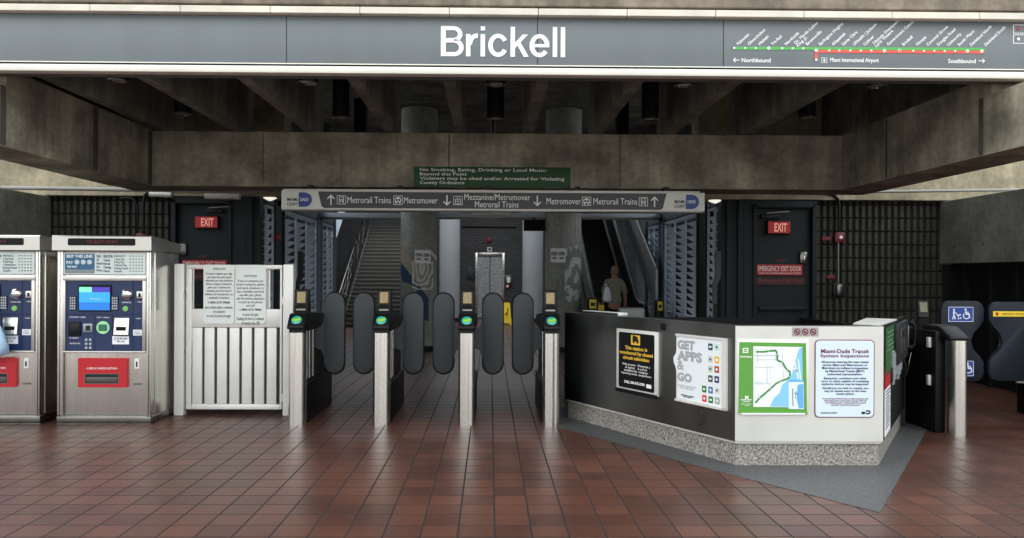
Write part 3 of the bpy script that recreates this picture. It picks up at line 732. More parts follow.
for u, v, l in ((183, 114, 'leftmost'), (341, 118, 'second from left'), (495.5, 119, 'middle'), (650, 119.5, 'second from right'), (807, 118, 'rightmost')):
    downlight(u, v, 9.1, 'black cylinder ceiling light between roof ribs, %s of the hanging row' % l, 'hanging cylinder ceiling lights')
for u, v, l in ((360.5, 136, 'left'), (622, 138, 'right')):
    downlight(u, v, 10.95, 'black cylinder light just showing above the cross beam, the %s one' % l, 'rear cylinder ceiling lights')
t = thing('hanging_pipe', 'thin grey pipe with flange hanging under the roof at the centre', 'pipe', (at(493, 120, 10.9).x, 10.9, 3.2))
MBn().cyl((0, 0, 0), (0, 0, 1.65), 0.028, seg=12).build('stem', M_steeld, t); MBn().cyl((0, 0, 1.60), (0, 0, 1.645), 0.09, seg=16).build('flange', M_dark, t)
for u, v, lab in ((270, 201.5, 'small lit wedge lamp left of the direction sign'), (715, 205, 'small lit wedge lamp right of the direction sign')):
    p = at(u, v, 12.02)
    o = MBn().lathe([(0.02, -0.035), (0.095, 0.0), (0.095, 0.012), (0.02, 0.014)], seg=20).build('ceiling_lamp', M_lamp, None, loc=(p.x, 12.02, 2.645)); tag(o, lab, 'lamp')

# ================================================================== CONDUITS, ALARMS
def arc(c, r, a0, a1, n, f): return [f(c[0] + r * math.cos(a0 + (a1 - a0) * i / n), c[1] + r * math.sin(a0 + (a1 - a0) * i / n)) for i in range(n + 1)]
cy = 11.882
def P(u, v, Y=cy): return tuple(at(u, v, Y))
o = MBn().tube([P(237, 190.5), P(200, 190), P(160, 189.6), P(150, 191), P(145, 195), P(143.3, 203), P(143.3, 216), P(143.2, 234)], 0.022).build('conduit', M_black, smooth=60); tag(o, 'black bent conduit curving down the left ribbed wall', 'conduit')
o = MBn().tube([P(120, 198.5), P(130, 197.8), P(134, 199.5), P(137, 205), P(138, 214), P(138, 230)], 0.016).build('conduit', M_black, smooth=60); tag(o, 'thin dark conduit beside the black bent one on left ribbed wall', 'conduit')
o = MBn().tube([P(808, 192.5), P(826, 193), P(834, 195), P(838.3, 199.5), P(839, 206), P(839, 232)], 0.022).build('conduit', M_black, smooth=60); tag(o, 'black bent conduit leading down to the red fire alarm', 'conduit')
o = MBn().tube([P(838.5, 242, 11.99), P(838.5, 284, 11.99)], 0.013).build('conduit', M_steeld, smooth=60); tag(o, 'thin grey conduit between the red alarm and the metal bell box', 'conduit')
o = MBn().tube([P(300, 192.3, 11.5), P(2, 187.6, 11.5)], 0.03).build('conduit', mat('pale pipe', (170, 168, 158), 0.5), smooth=60); tag(o, 'long pale pipe under the roof edge above the ticket machines', 'pipe')
o = MBn().tube([P(838, 192.3, 11.5), P(1040, 189.4, 11.5)], 0.022).build('conduit', mat('pale pipe', (170, 168, 158), 0.5), smooth=60); tag(o, 'long pale pipe under the roof edge at upper right', 'pipe')
for k, (u0, u1, v) in enumerate(((150, 172, 194), (205, 240, 196))):
    o = MBn().tube([P(u0, v, 11.7), P(u1, v + 0.6, 11.7)], 0.045).build('roof_fixture', M_signl, smooth=60); tag(o, 'short pale tube fitting at wall top, %s the left exit door' % ('left of' if k == 0 else 'above'), 'light fitting')
def wall_alarm(u, v, lab):
    p = at(u, v, 11.98); t = thing('fire_alarm', lab, 'fire alarm', (p.x, 11.99, p.z), 0)
    MBn().box(-0.075, 0.075, -0.06, 0.0, -0.075, 0.075, 0.012).build('housing', mat('dark red enamel', (120, 20, 26), 0.4), t, smooth=35)
    MBn().lathe([(0.05, 0), (0.046, 0.03), (0.0, 0.04)], seg=18).build('strobe_lens', M_paper, t, smooth=50, loc=(0.012, -0.06, 0), rot=(PI / 2, 0, 0)).scale = (0.55, 0.55, 0.55)
    return t
wall_alarm(838.5, 237.5, 'red fire alarm with white strobe on the right ribbed wall')
wall_alarm(142.5, 238.5, 'red fire alarm just above the right ticket machine')
p = at(838, 290, 11.98); t = thing('bell_box', 'grey metal junction box with rounded cover on right ribbed wall', 'junction box', (p.x, 11.99, p.z))
MBn().box(-0.085, 0.085, -0.05, 0, -0.10, 0.10, 0.012).build('box', M_dark, t, smooth=35); MBn().box(-0.045, 0.045, -0.085, -0.045, -0.08, 0.085, 0.018).build('cover', M_steeld, t, smooth=35)
for (u, v, w_) in ((826.5, 238.5, 0.07), (831, 277, 0.06)):
    p = at(u, v, 11.98); o = MBn().box(-w_, w_, -0.012, 0.012, -0.028, 0.028, 0.004).build('small_sign', mat('dark red enamel', (120, 20, 26), 0.4), None, loc=(p.x, 11.985, p.z)); tag(o, 'small dark red plate on right ribbed wall %s' % ('beside the fire alarm' if v < 250 else 'above the junction box'), 'plate')

p = at(290.5, 237.5, 12.68); t = thing('call_box', 'small dark red box on the post beside the left louvre screens', 'call box', (PL + 0.07, 12.69, p.z))
MBn().box(-0.05, 0.05, -0.05, 0.03, -0.06, 0.06, 0.008).build('housing', mat('dark red enamel', (120, 20, 26), 0.4), t, smooth=35); MBn().cyl((0, -0.05, 0), (0, -0.06, 0), 0.018, seg=12).build('button', M_red, t)

# ================================================================== TICKET MACHINES
KX = 8.03 / 800.0
def ticket_machine(loc, label, full=True):
    t = thing('ticket_machine', label, 'ticket machine', loc, 0, 'ticket vending machines')
    U = lambda u: (u - 101.0) * KX          # local x from the photo column, machine centre at 101
    Z = lambda v: (424.0 - v) * KX
    D = 0.74
    # cabinet with fluted front corners
    mb = MBn()
    mb.box(U(57), U(148), 0.03, D, 0.02, Z(251), 0.012)
    for a, b in ((56.0, 58.2), (58.6, 61.4), (143.8, 146.2), (146.6, 148.4)):
        mb.box(U(a), U(b), 0.0, 0.06, Z(415.5), Z(251.5), 0.008)
    for zz in (0.62, 1.12): mb.box(U(148) - 0.002, U(148) + 0.003, 0.12, D - 0.04, zz, zz + 0.008)
    mb.box(U(148) - 0.004, U(148) + 0.008, 0.10, 0.125, 0.1, Z(252), 0.002).box(U(57) - 0.008, U(57) + 0.004, 0.10, 0.125, 0.1, Z(252), 0.002)
    cab = mb.build('cabinet', M_steel, t, smooth=40)
    MBn().box(U(56), U(149), 0.004, D, 0.0, 0.012, 0).box(U(56), U(149), -0.004, D, 0.016, Z(416), 0.006).build('base_plinth', M_steeld, t, smooth=40)
    # header
    mb = MBn(); x0, x1 = U(53), U(150.5)
    prof = [(-0.045, Z(251)), (-0.045, Z(237.3)), (-0.03, Z(236.2)), (D, Z(236.2) - 0.06), (D, Z(251))]
    mb.prism([(x0, y, z) for y, z in prof], (x1 - x0, 0, 0))
    hd = mb.build('header', M_steelv, t)
    w = MBn(); flat(w, rrect(U(68.6), U(134.8), Z(246.2), Z(239.2), 0.012), -0.045, 0.003); w.build('display_window', M_black, hd)
    text('TICKET WAY', 0.05, U(102.5), -0.049, Z(242.6), mat('dim red led', (120, 28, 34), 0.5, emit=0.08), hd, 'CENTER', w=0.31, h=0.03)
    # instruction panel
    mb = MBn(); mb.box(U(62), U(143), -0.002, 0.03, Z(274.8), Z(253.2), 0.003); pn = mb.build('instruction_panel', mat('pale sticker paper', (206, 218, 212), 0.35), t)
    bx('pay_sticker', mat('teal blue sticker', (50, 110, 150), 0.35), pn, U(63.5), U(92.8), -0.005, -0.002, Z(270), Z(254.2))
    bx('sticker_foot', mat('grey sticker', (146, 158, 160), 0.4), pn, U(63.5), U(92.8), -0.005, -0.002, Z(273.8), Z(270.1))
    text('SKIP THIS LINE!', 0.05, U(78.2), -0.006, Z(256.8), M_white, pn, 'CENTER', w=0.26, h=0.032, bold=0.001)
    text('PAY', 0.05, U(68.5), -0.006, Z(263), M_white, pn, 'CENTER', w=0.065, h=0.028, bold=0.001); text('THIS WAY', 0.05, U(70.8), -0.006, Z(267.3), M_white, pn, 'CENTER', w=0.1, h=0.022, bold=0.001)
    mb = MBn()
    for u in (75.6, 81.8, 88): flat(mb, disc_pts(U(u), Z(262.6), 0.024, 14), -0.005, 0.002)
    mb.build('sticker_icon', mat('pale icon', (190, 206, 210), 0.4), pn)
    for k, (ua, ub, tx) in enumerate(((94.8, 100.8, 'FARES\nFull\nReduced\nPass\nParking'), (101.5, 110.5, 'INSTRUCTIONS\n1 Select item\n2 Insert cash\n3 Take change\n4 Take card'), (112, 126, 'PRODUCT\n1-Day Pass\n7-Day Pass\n1-Month Pass\nParking Permit\nTransfer'))):
        text(tx, 0.02, U(ua), -0.004, Z(264), M_inkb, pn, 'LEFT', w=U(ub) - U(ua), h=0.17, gap=1.0)
    mb = MBn()
    for r in range(6):
        for c in range(5): mb.box(U(127.5 + c * 2.9), U(127.5 + c * 2.9) + 0.011, -0.005, -0.002, Z(257 + r * 3.0), Z(257 + r * 3.0) + 0.011)
    mb.build('table_mark', M_inkb, pn)
    # fascia recess: bezel + navy fascia
    bz = MBn(); a, b, c, d = U(61.6), U(143.6), Z(352.6), Z(276.6)
    for q in ((a, b, Z(351), c), (a, b, d, Z(281)), (a, U(64.5), Z(351), Z(281)), (U(140.5), b, Z(351), Z(281))):
        bz.box(q[0], q[1], -0.012, 0.03, min(q[2], q[3]), max(q[2], q[3]), 0.004)
    bz.build('bezel', M_steelv, t, smooth=40)
    fa = bx('fascia', M_navy, t, U(64.5), U(140.5), 0.005, 0.03, Z(351), Z(281))
    mb = MBn()
    for q in ((U(130.6), U(131.0), Z(315), Z(281.5)), (U(64.5), U(140.5), Z(315), Z(314.6)), (U(92.8), U(93.2), Z(351), Z(315)), (U(110.3), U(110.7), Z(351), Z(315)), (U(130.6), U(131.0), Z(351), Z(315))):
        mb.box(q[0], q[1], 0.003, 0.006, q[2], q[3])
    mb.build('panel_joint', M_black, fa)
    sc = MBn().box(U(77), U(109.5), -0.008, 0.005, Z(311.5), Z(285), 0.004).build('screen_surround', M_black, fa)
    bx('screen', M_screen, sc, U(78.2), U(108.3), -0.011, -0.008, Z(302.5), Z(292.5))
    bx('screen_foot', M_screend, sc, U(78.2), U(108.3), -0.011, -0.008, Z(310.3), Z(302.5))
    bx('screen_banner', M_screenp, sc, U(90.5), U(108.3), -0.011, -0.008, Z(292.5), Z(287.4)); bx('screen_logo', M_screeng, sc, U(78.2), U(90.5), -0.011, -0.008, Z(292.5), Z(287.4))
    text('Welcome', 0.02, U(94), -0.012, Z(299), M_white, sc, 'CENTER', w=0.11, h=0.014)
    for a_ in (68.2, 109.6):
        kp = MBn().box(U(a_), U(a_ + 6.6), -0.002, 0.006, Z(310.2), Z(296.4), 0.003).build('keypad', M_dark, fa)
        mb = MBn()
        for r in range(5):
            for c in range(3):
                x = U(a_ + 0.5 + c * 2.0); z = Z(309.6 - r * 2.6); mb.box(x, x + 0.015, -0.008, -0.002, z, z + 0.019, 0.002)
        mb.build('key', mat('grey key caps', (186, 194, 204), 0.4), kp)
    MBn().lathe([(0.062, 0.0), (0.06, 0.012), (0.045, 0.038), (0.02, 0.05), (0.0, 0.053)], seg=24).build('coin_knob', M_chrome, fa, smooth=60, loc=(U(124.8), 0.006, Z(294.4)), rot=(PI / 2, 0, 0))
    text('CANCEL', 0.02, U(124.5), 0.002, Z(302.5), M_white, fa, 'CENTER', w=0.10, h=0.013)
    MBn().lathe([(0.028, 0.0), (0.026, 0.010), (0.0, 0.012)], seg=18).build('green_button', mat('lime button', (120, 180, 90), 0.35, emit=0.1), fa, smooth=40, loc=(U(123.3), 0.006, Z(308.8)), rot=(PI / 2, 0, 0))
    sl = MBn().box(U(134.6), U(140.2), -0.008, 0.006, Z(298.5), Z(291.6), 0.004).build('card_slot', M_steel, fa, smooth=40)
    bx('slot', M_blackm, sl, U(136.4), U(138.6), -0.010, -0.007, Z(297), Z(293.2))
    text('CARD', 0.02, U(137.3), 0.002, Z(302), M_white, fa, 'CENTER', w=0.045, h=0.011)
    bs = MBn().box(U(67.4), U(79.5), -0.010, 0.006, Z(336), Z(321.6), 0.005).build('card_reader', M_black, fa, smooth=40)
    bx('reader_slot', M_dark, bs, U(70), U(78), -0.016, -0.009, Z(331), Z(323.5), 0.004)
    text('CHANGE CARD', 0.02, U(76), 0.002, Z(317.4), M_white, fa, 'CENTER', w=0.16, h=0.012); text('TAP CARD', 0.02, U(101), 0.002, Z(317.6), M_white, fa, 'CENTER', w=0.13, h=0.012); text('CASH', 0.02, U(136), 0.002, Z(318.5), M_white, fa, 'CENTER', w=0.05, h=0.011)
    text('INSERT', 0.02, U(73), 0.002, Z(338), M_white, fa, 'CENTER', w=0.09, h=0.012); text('VISA', 0.02, U(73.5), 0.002, Z(343.5), M_white, fa, 'CENTER', w=0.11, h=0.014)
    pd = MBn().box(U(81.7), U(90.9), -0.006, 0.006, Z(332.4), Z(323.8), 0.004).build('pin_pad', mat('silver grey', (150, 156, 160), 0.35, 0.6), fa, smooth=40)
    bx('pad_window', M_dark, pd, U(84.5), U(89), -0.009, -0.005, Z(330.5), Z(325.5))
    mb = MBn()
    for r in range(3):
        for c in range(2): mb.box(U(83.5 + c * 4), U(85.8 + c * 4), -0.002, 0.006, Z(349 - r * 4.0), Z(346.6 - r * 4.0), 0.002)
    mb.build('small_key', mat('grey key caps', (186, 194, 204), 0.4), fa)
    mb = MBn(); flat(mb, disc_pts(U(101.3), Z(327.6), 0.064, 26), 0.006, 0.010); tg = mb.build('tap_target', mat('mint target', (150, 214, 160), 0.35, emit=0.1), fa)
    mb = MBn(); flat(mb, rrect(U(97), U(105.6), Z(331), Z(324.4), 0.01), -0.004, 0.002); mb.build('target_print', mat('target green print', (60, 120, 96), 0.4), tg)
    bu = MBn().prism([(U(113.2), 0.006, Z(334.4)), (U(113.2), -0.035, Z(334.4)), (U(113.2), -0.012, Z(318)), (U(113.2), 0.006, Z(318))], (U(127.6) - U(113.2), 0, 0)).build('bill_acceptor', M_steel, fa)
    bx('bill_slot', M_blackm, bu, U(115.5), U(125), -0.034, -0.018, Z(330.4), Z(326.6), 0.003)
    lb = bx('white_label', M_paper, fa, U(110.4), U(126.8), 0.002, 0.006, Z(344.2), Z(336)); text('$1 $5 $10 $20\nbills only', 0.02, U(118.6), 0.001, Z(340.2), M_ink, lb, 'CENTER', w=0.13, h=0.05)
    lb = bx('receipt_label', M_paper, fa, U(130.9), U(139.6), 0.002, 0.006, Z(335.4), Z(329.6)); text('EXIT\nHERE', 0.02, U(135.2), 0.001, Z(332.5), M_inkb, lb, 'CENTER', w=0.06, h=0.035)
    # red return tray
    rp = MBn(); flat(rp, rrect(U(77.2), U(125.4), Z(387), Z(357.8), 0.01), 0.031, 0.042); rp = rp.build('return_panel', M_red, t)
    text('- CARD & CHANGE RETURN -', 0.03, U(101), -0.012, Z(368), M_white, rp, 'CENTER', w=0.32, h=0.02)
    mb = MBn(); ring(mb, U(83.8), U(117.6), Z(383.4), Z(373.2), 0.008, -0.012); mb.build('tray_rim', M_steeld, rp)
    bx('tray_opening', M_dark, rp, U(84.4), U(117), -0.014, -0.010, Z(382.8), Z(373.8)); bx('tray_flap', mat('tinted flap', (96, 92, 88), 0.2, 0.3), rp, U(85.2), U(116.4), -0.018, -0.013, Z(382.2), Z(376.8), 0.002)
    lk = MBn().box(U(131.6), U(136.2), 0.018, 0.032, Z(368.8), Z(358.8), 0.003).build('lock_plate', M_steelw, t); bx('keyhole', M_ink, lk, U(133.2), U(134.8), 0.012, 0.019, Z(366.6), Z(361.6), 0.003)
    text('COINCARD', 0.03, U(134.5), 0.029, Z(384), M_ink, t, 'CENTER', w=0.09, h=0.02)
    # door gap lines
    mb = MBn(); mb.box(U(61.5), U(143.6), 0.027, 0.031, Z(415.4), Z(414.8)).box(U(143.3), U(143.7), 0.0275, 0.031, Z(414.8), Z(352.6)).box(U(61.5), U(61.8), 0.0275, 0.031, Z(414.8), Z(352.6))
    mb.build('door_seam', M_dark, t)
    return t
c1 = at(101.8, 424, 8.03)
ticket_machine((c1.x, 8.04, 0), 'steel ticket machine fully in view with lit blue screen beside the white gate')
ticket_machine((c1.x - 1.105, 8.05, 0), 'steel ticket machine cut off by left edge with a pale blue bag in front')
# pale blue bag hanging from the left machine's knob
p = at(1, 336, 7.98)
t = thing('plastic_bag', 'pale blue plastic bag with knotted top at the left edge in front of ticket machine', 'bag', (p.x - 0.05, 7.93, at(0, 356, 7.98).z))
bm = MBn(); prof = [(0.0, 0.0), (0.09, 0.006), (0.14, 0.04), (0.15, 0.10), (0.125, 0.20), (0.085, 0.28), (0.05, 0.33), (0.018, 0.36), (0.03, 0.39), (0.045, 0.41)]
bm.lathe(prof, seg=40, sx=1.0, sy=0.50)
for v in bm.bm.verts:
    a = math.atan2(v.co.y, v.co.x); r = 1 + 0.07 * math.sin(5 * a + v.co.z * 22) + 0.05 * math.sin(9 * a - v.co.z * 13); v.co.x *= r; v.co.y *= r
bm.build('sack', M_bagb, t, smooth=60)
MBn().tube([(0.0, 0.0, 0.36), (0.03, 0.01, 0.42), (0.01, 0.06, 0.45), (-0.03, 0.09, 0.44), (-0.03, 0.01, 0.40), (0.0, 0.0, 0.36)], 0.008, 6).build('handle', M_bagb, t, smooth=60)

# ================================================================== WHITE SWING GATE
YG = 8.57; KG = YG / 800.0
c = at(234, 416, YG)
GT = thing('swing_gate', 'pale steel slatted swing gate with two notices beside the ticket machine', 'gate', (c.x, YG, 0))
U = lambda u: (u - 234.0) * KG
Z = lambda v: (416.0 - v) * KG * 0.985
bx('post', M_steelw, GT, U(174.8), U(184.4), -0.02, 0.09, 0, Z(263), 0.01); bx('post', M_steelw, GT, U(282.4), U(292.6), -0.02, 0.09, 0, Z(263), 0.01)
mb = MBn()
mb.box(U(186), U(281), 0, 0.055, Z(268), Z(263.8), 0.006).box(U(186), U(191.6), 0, 0.055, Z(410), Z(268), 0.006).box(U(279), U(281), 0, 0.055, Z(410), Z(268), 0.006).box(U(191.6), U(279), 0, 0.055, Z(410), Z(404.8), 0.006)
mb.box(U(203), U(266.5), 0.02, 0.035, Z(309), Z(268)); mb.box(U(191.6), U(279), 0.004, 0.05, Z(327), Z(308.5), 0.004); mb.box(U(192.6), U(193.6), 0.0, 0.02, Z(308), Z(268)); mb.box(U(267.6), U(269.2), 0.0, 0.03, Z(308), Z(268.6))
mb.build('frame', M_steelw, GT, smooth=40)
for i in range(7):
    a = 191.9 + i * 12.35 + (0.0 if i else 0.2)
    MBn().box(U(a), U(a + 9.6), 0.006, 0.045, Z(404.6), Z(327.4), 0.005).build('slat', M_steelw, GT, smooth=40)
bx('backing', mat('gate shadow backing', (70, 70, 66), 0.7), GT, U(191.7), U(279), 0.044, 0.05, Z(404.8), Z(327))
for z in (Z(300), Z(398)): MBn().cyl((U(281.8), 0.0, z - 0.04), (U(281.8), 0.0, z + 0.04), 0.011, seg=12).build('hinge', M_steel, GT)
for z in (Z(290), Z(350)): bx('latch', M_steeld, GT, U(184.2), U(186.2), 0.005, 0.03, z - 0.03, z + 0.03, 0.003)
def gate_notice(u0, u1, label, head, body, phone, tail, vh):
    t = thing('gate_notice', label, 'notice', (c.x + (U(u0) + U(u1)) / 2, YG - 0.004, Z(293.5)), 0, 'notices on the white gate')
    w, h = (U(u1) - U(u0)) / 2, (Z(264) - Z(323.5)) / 2
    mb = MBn(); flat(mb, rrect(-w, w, -h, h, 0.03), 0.003, 0.006); mb.build('plate', mat('pale notice enamel', (222, 228, 222), 0.35), t)
    mb = MBn(); mb2 = rrect(-w, w, -h, h, 0.03)
    text(head, 0.03, 0, -0.004, h * vh, M_inkb, t, 'CENTER', w=w * 0.8, h=0.022, bold=0.0008)
    text(body, 0.022, 0, -0.004, h * (vh - 0.58), M_ink, t, 'CENTER', w=w * 1.8, h=h * 0.92, gap=1.0)
    text(phone, 0.03, 0, -0.004, h * (vh - 1.14), M_ink, t, 'CENTER', w=w * 1.4, h=0.024, bold=0.0008)
    text(tail, 0.022, 0, -0.004, h * (vh - 1.46), M_ink, t, 'CENTER', w=w * 1.75, h=h * 0.42, gap=1.0)
    return t
gate_notice(203.4, 234.2, 'pale notice plate headed ATENCION on the gate, next to the ticket machine side', 'ATENCION', 'Si usted o alguien que viaja\ncon usted necesita ayuda\nadicional por una condicion\nfisica o requiere asistencia\npara usar el sistema de\ntransito, por favor use el\ntelefono de emergencia y un\nempleado le ayudara', '1-800-273-7868', 'para solicitar ayuda o asistencia\nen la estacion\nno cruce la puerta sin pagar', 0.86)
gate_notice(234.9, 265.3, 'pale notice plate headed NOTICE on the gate, next to the fare gates', 'NOTICE', 'If you or someone you\nknow is using the station\nand needs assistance, or\nhas a disability and must\nuse this gate, please\nask the station attendant\nor pick up the phone\nand call', '1-800-273-7868', 'to open this gate\nEvading the fare is a violation\nof county code 30B', 0.62)

# ================================================================== FARE GATES
def fare_gate(x, label, left=True, right=True, screen=True):
    t = thing('fare_gate', label, 'fare gate', (x, 8.0, 0), 0, 'fare gates in a row')
    # half-round fluted steel front column
    mb = MBn(); n = 48; pts = []
    w = 0.082
    for i in range(n + 1):
        a = -PI / 2 + PI * i / n
        pts.append((w * math.sin(a), 0.05 - (0.06 + 0.004 * math.cos(8 * a)) * math.cos(a), 0.0))
    pts += [(w, 0.12, 0), (-w, 0.12, 0)]
    mb.prism(pts, (0, 0, 0.925))
    mb.build('front_column', M_steel, t, smooth=30)
    mb = MBn().box(-0.075, 0.075, 0.02, 0.12, 0.925, 0.965, 0.004); mb.build('collar', M_dark, t)
    # black top shell sloping back
    prof = [(-0.035, 1.115), (-0.04, 1.16), (0.0, 1.225), (0.06, 1.26), (0.34, 1.235), (1.05, 1.06), (1.30, 0.98), (1.30, 0.90), (0.10, 0.98), (0.06, 1.115)]
    prof = [(-0.03, 0.962), (-0.03, 0.99), (0.075, 1.105), (0.12, 1.115), (0.45, 1.11), (1.25, 1.06), (1.32, 1.0), (1.32, 0.935), (0.13, 0.935), (0.13, 0.962)]
    mb = MBn().prism([(-0.085, y, z) for y, z in prof], (0.17, 0, 0))
    bmesh.ops.bevel(mb.bm, geom=list(mb.bm.edges), offset=0.010, segments=2, profile=0.5, affect='EDGES')
    mb.build('top_shell', M_black, t, smooth=45)
    # tap target on the slope
    mb = MBn().lathe([(0.0, 0.006), (0.045, 0.005), (0.052, 0.0)], seg=24)
    d = mb.build('tap_target', M_tealglow, t, smooth=40, loc=(0, 0.022, 1.052), rot=(math.radians(47.6), 0, 0)); d['label'] = 'glowing green oval target'
    mb = MBn().prism([(-0.046, -0.006, 0.0066), (0.0, -0.03, 0.0066), (0.046, 0.0, 0.0066), (0.03, 0.028, 0.0066), (0.0, 0.012, 0.0066), (-0.02, 0.016, 0.0066)], (0, 0, 0.001))
    mb.build('target_symbol', M_limeglow, d)
    # body
    mb = MBn().box(-0.085, 0.085, 0.12, 1.40, 0.0, 0.40, 0.01); mb.build('lower_cabinet', M_black, t, smooth=40)
    mb = MBn().box(-0.05, 0.05, 0.14, 1.36, 0.401, 0.933, 0.006); mb.build('upper_cabinet', M_dark, t)
    mb = MBn()
    for s in (-1, 1):
        for y in (0.22, 0.34, 0.5): mb.box(s * 0.056 - 0.006, s * 0.056 + 0.006, y, y + 0.035, 0.43, 0.93, 0.003)
    mb.build('side_trim', M_steel, t)
    # reader post facing the concourse
    mb = MBn().prism([(-0.073, 0.20, 1.108), (-0.073, 0.235, 1.35), (-0.073, 0.255, 1.358), (-0.073, 0.31, 1.345), (-0.073, 0.36, 1.10)], (0.146, 0, 0))
    bmesh.ops.bevel(mb.bm, geom=list(mb.bm.edges), offset=0.008, segments=2, profile=0.5, affect='EDGES')
    rd = mb.build('reader', M_black, t, smooth=45)
    rx = math.radians(-8)
    rd2 = MBn().box(-0.043, 0.043, -0.006, 0.004, 0.102, 0.216, 0.003).build('screen', M_tan, rd, loc=(0, 0.203, 1.115), rot=(rx, 0, 0))
    MBn().box(-0.056, 0.056, -0.004, 0.006, 0.09, 0.228, 0.004).build('screen_rim', M_dark, rd, loc=(0, 0.203, 1.115), rot=(rx, 0, 0))
    MBn().box(-0.05, 0.05, -0.008, 0.006, 0.022, 0.042, 0.004).build('card_slot', M_steeld, rd, loc=(0, 0.203, 1.115), rot=(rx, 0, 0))
    MBn().tube([(-0.05, -0.006, 0.058), (-0.03, -0.012, 0.072), (0, -0.014, 0.077), (0.03, -0.012, 0.072), (0.05, -0.006, 0.058)], 0.006, 6).build('slot_guide', M_blackm, rd, loc=(0, 0.203, 1.115), rot=(rx, 0, 0))
    for k, s in (('l', -1), ('r', 1)):
        if (s < 0 and not left) or (s > 0 and not right): continue
        # paddle: a thick rounded leaf with a web towards the hinge
        zc, hh, wi = 0.88, 0.433, 0.107
        xc = s * 0.265
        pts = []
        for i in range(17): a = PI * i / 16; pts.append((xc + wi * math.cos(a), zc + hh - wi + wi * math.sin(a)))
        for i in range(17): a = PI + PI * i / 16; pts.append((xc + wi * math.cos(a), zc - hh + wi + wi * math.sin(a)))
        inner = xc - s * wi
        web = [(inner + s * 0.02, zc + 0.19), (inner, zc + 0.17), (inner - s * 0.035, zc + 0.07), (s * 0.045, zc + 0.04), (s * 0.045, zc - 0.15), (inner - s * 0.035, zc - 0.18), (inner, zc - 0.26), (inner + s * 0.02, zc - 0.28)]
        mb = MBn(); flat(mb, pts, 0.645, 0.05)
        es = [e_ for e_ in mb.bm.edges if abs(e_.verts[0].co.y - e_.verts[1].co.y) < 1e-6]
        bmesh.ops.bevel(mb.bm, geom=es, offset=0.014, segments=3, profile=0.5, affect='EDGES')
        pd = mb.build('paddle', M_paddle, t, smooth=50)
        mb = MBn(); flat(mb, web, 0.635, 0.03); mb.build('paddle_arm', M_paddle, pd, smooth=50)
        # dark rubber rim
        rim = MBn(); loop = [(px, 0.62, pz) for px, pz in [(xc + (wi + 0.003) * math.cos(PI * i / 16), zc + hh - wi + (wi + 0.003) * math.sin(PI * i / 16)) for i in range(17)] + [(xc + (wi + 0.003) * math.cos(PI + PI * i / 16), zc - hh + wi + (wi + 0.003) * math.sin(PI + PI * i / 16)) for i in range(17)]]
        rim.tube(loop + [loop[0]], 0.008, 6); rim.build('rubber_rim', M_blackm, pd, smooth=60)
    return t
GX = [at(u, 426.5, 8.0).x for u in (295.5, 380.5, 466.2, 551.4)]
fare_gate(GX[0], 'fare gate with fluted steel column right beside the white swing gate', left=False)
fare_gate(GX[1], 'fare gate with two paddles, second from the white swing gate')
fare_gate(GX[2], 'fare gate with two paddles in front of the lift, third from the white swing gate')
fare_gate(GX[3], 'fare gate with fluted steel column right beside the booth', right=False)

# ---- wide accessible gate on the right
ag = at(957, 436, 7.6)
t = thing('accessible_fare_gate', 'wide fare gate with smooth round steel column and blue wheelchair plates', 'fare gate', (ag.x, 7.6, 0))
MBn().cyl((0, 0, 0), (0, 0, 0.905), 0.082, seg=36).build('front_column', M_steel, t, smooth=40)
mb = MBn().prism([(-0.12, -0.075, 0.905), (-0.12, -0.085, 0.93), (-0.12, 0.12, 1.03), (-0.12, 0.40, 1.04), (-0.12, 0.40, 0.90), (-0.12, 0.1, 0.905)], (0.20, 0, 0))
bmesh.ops.bevel(mb.bm, geom=list(mb.bm.edges), offset=0.02, segments=2, profile=0.5, affect='EDGES'); mb.build('top_shell', M_black, t, smooth=45)
mb = MBn().box(-0.16, -0.06, 0.09, 1.0, 0.0, 0.985, 0.012); mb.build('cabinet', M_black, t, smooth=40)
mb = MBn().box(-0.36, -0.165, 0.88, 1.0, 0.0, 0.98, 0.01); mb.build('side_cabinet', M_black, t)
for (y, z) in ((0.16, 0.82), (0.16, 0.45), (0.9, 0.93)):
    xx = -0.16 if y < 0.5 else -0.36
    bx('latch', M_steelw, t, xx - 0.028, xx - 0.001, y, y + 0.05, z, z + 0.1 if y < 0.5 else z + 0.06, 0.004)
bx('latch_arm', M_dark, t, -0.35, -0.18, 0.84, 0.87, 0.42, 0.47, 0.01)
rp_ = at(924, 330, 8.15)
rx0 = rp_.x - ag.x
rd = MBn().tube([(rx0, 0.62, 0.90), (rx0, 0.61, 1.02), (rx0, 0.59, 1.10)], [0.06, 0.058, 0.045], 16).build('reader_stalk', M_black, t, smooth=50)
mb = MBn().prism([(rx0 - 0.052, 0.55, 1.10), (rx0 - 0.052, 0.572, 1.265), (rx0 - 0.052, 0.61, 1.265), (rx0 - 0.052, 0.62, 1.10)], (0.104, 0, 0))
rd = mb.build('reader', M_dark, t)
MBn().box(-0.038, 0.038, -0.006, 0.0, 0.04, 0.14).build('screen', mat('olive reader screen', (120, 118, 84), 0.35, var=0.4, scale=80), rd, loc=(rx0, 0.552, 1.11), rot=(math.radians(-7.6), 0, 0))
MBn().cyl((rx0, 0.62, 0.0), (rx0, 0.62, 0.91), 0.045, seg=16).build('reader_post', M_black, t, smooth=40)
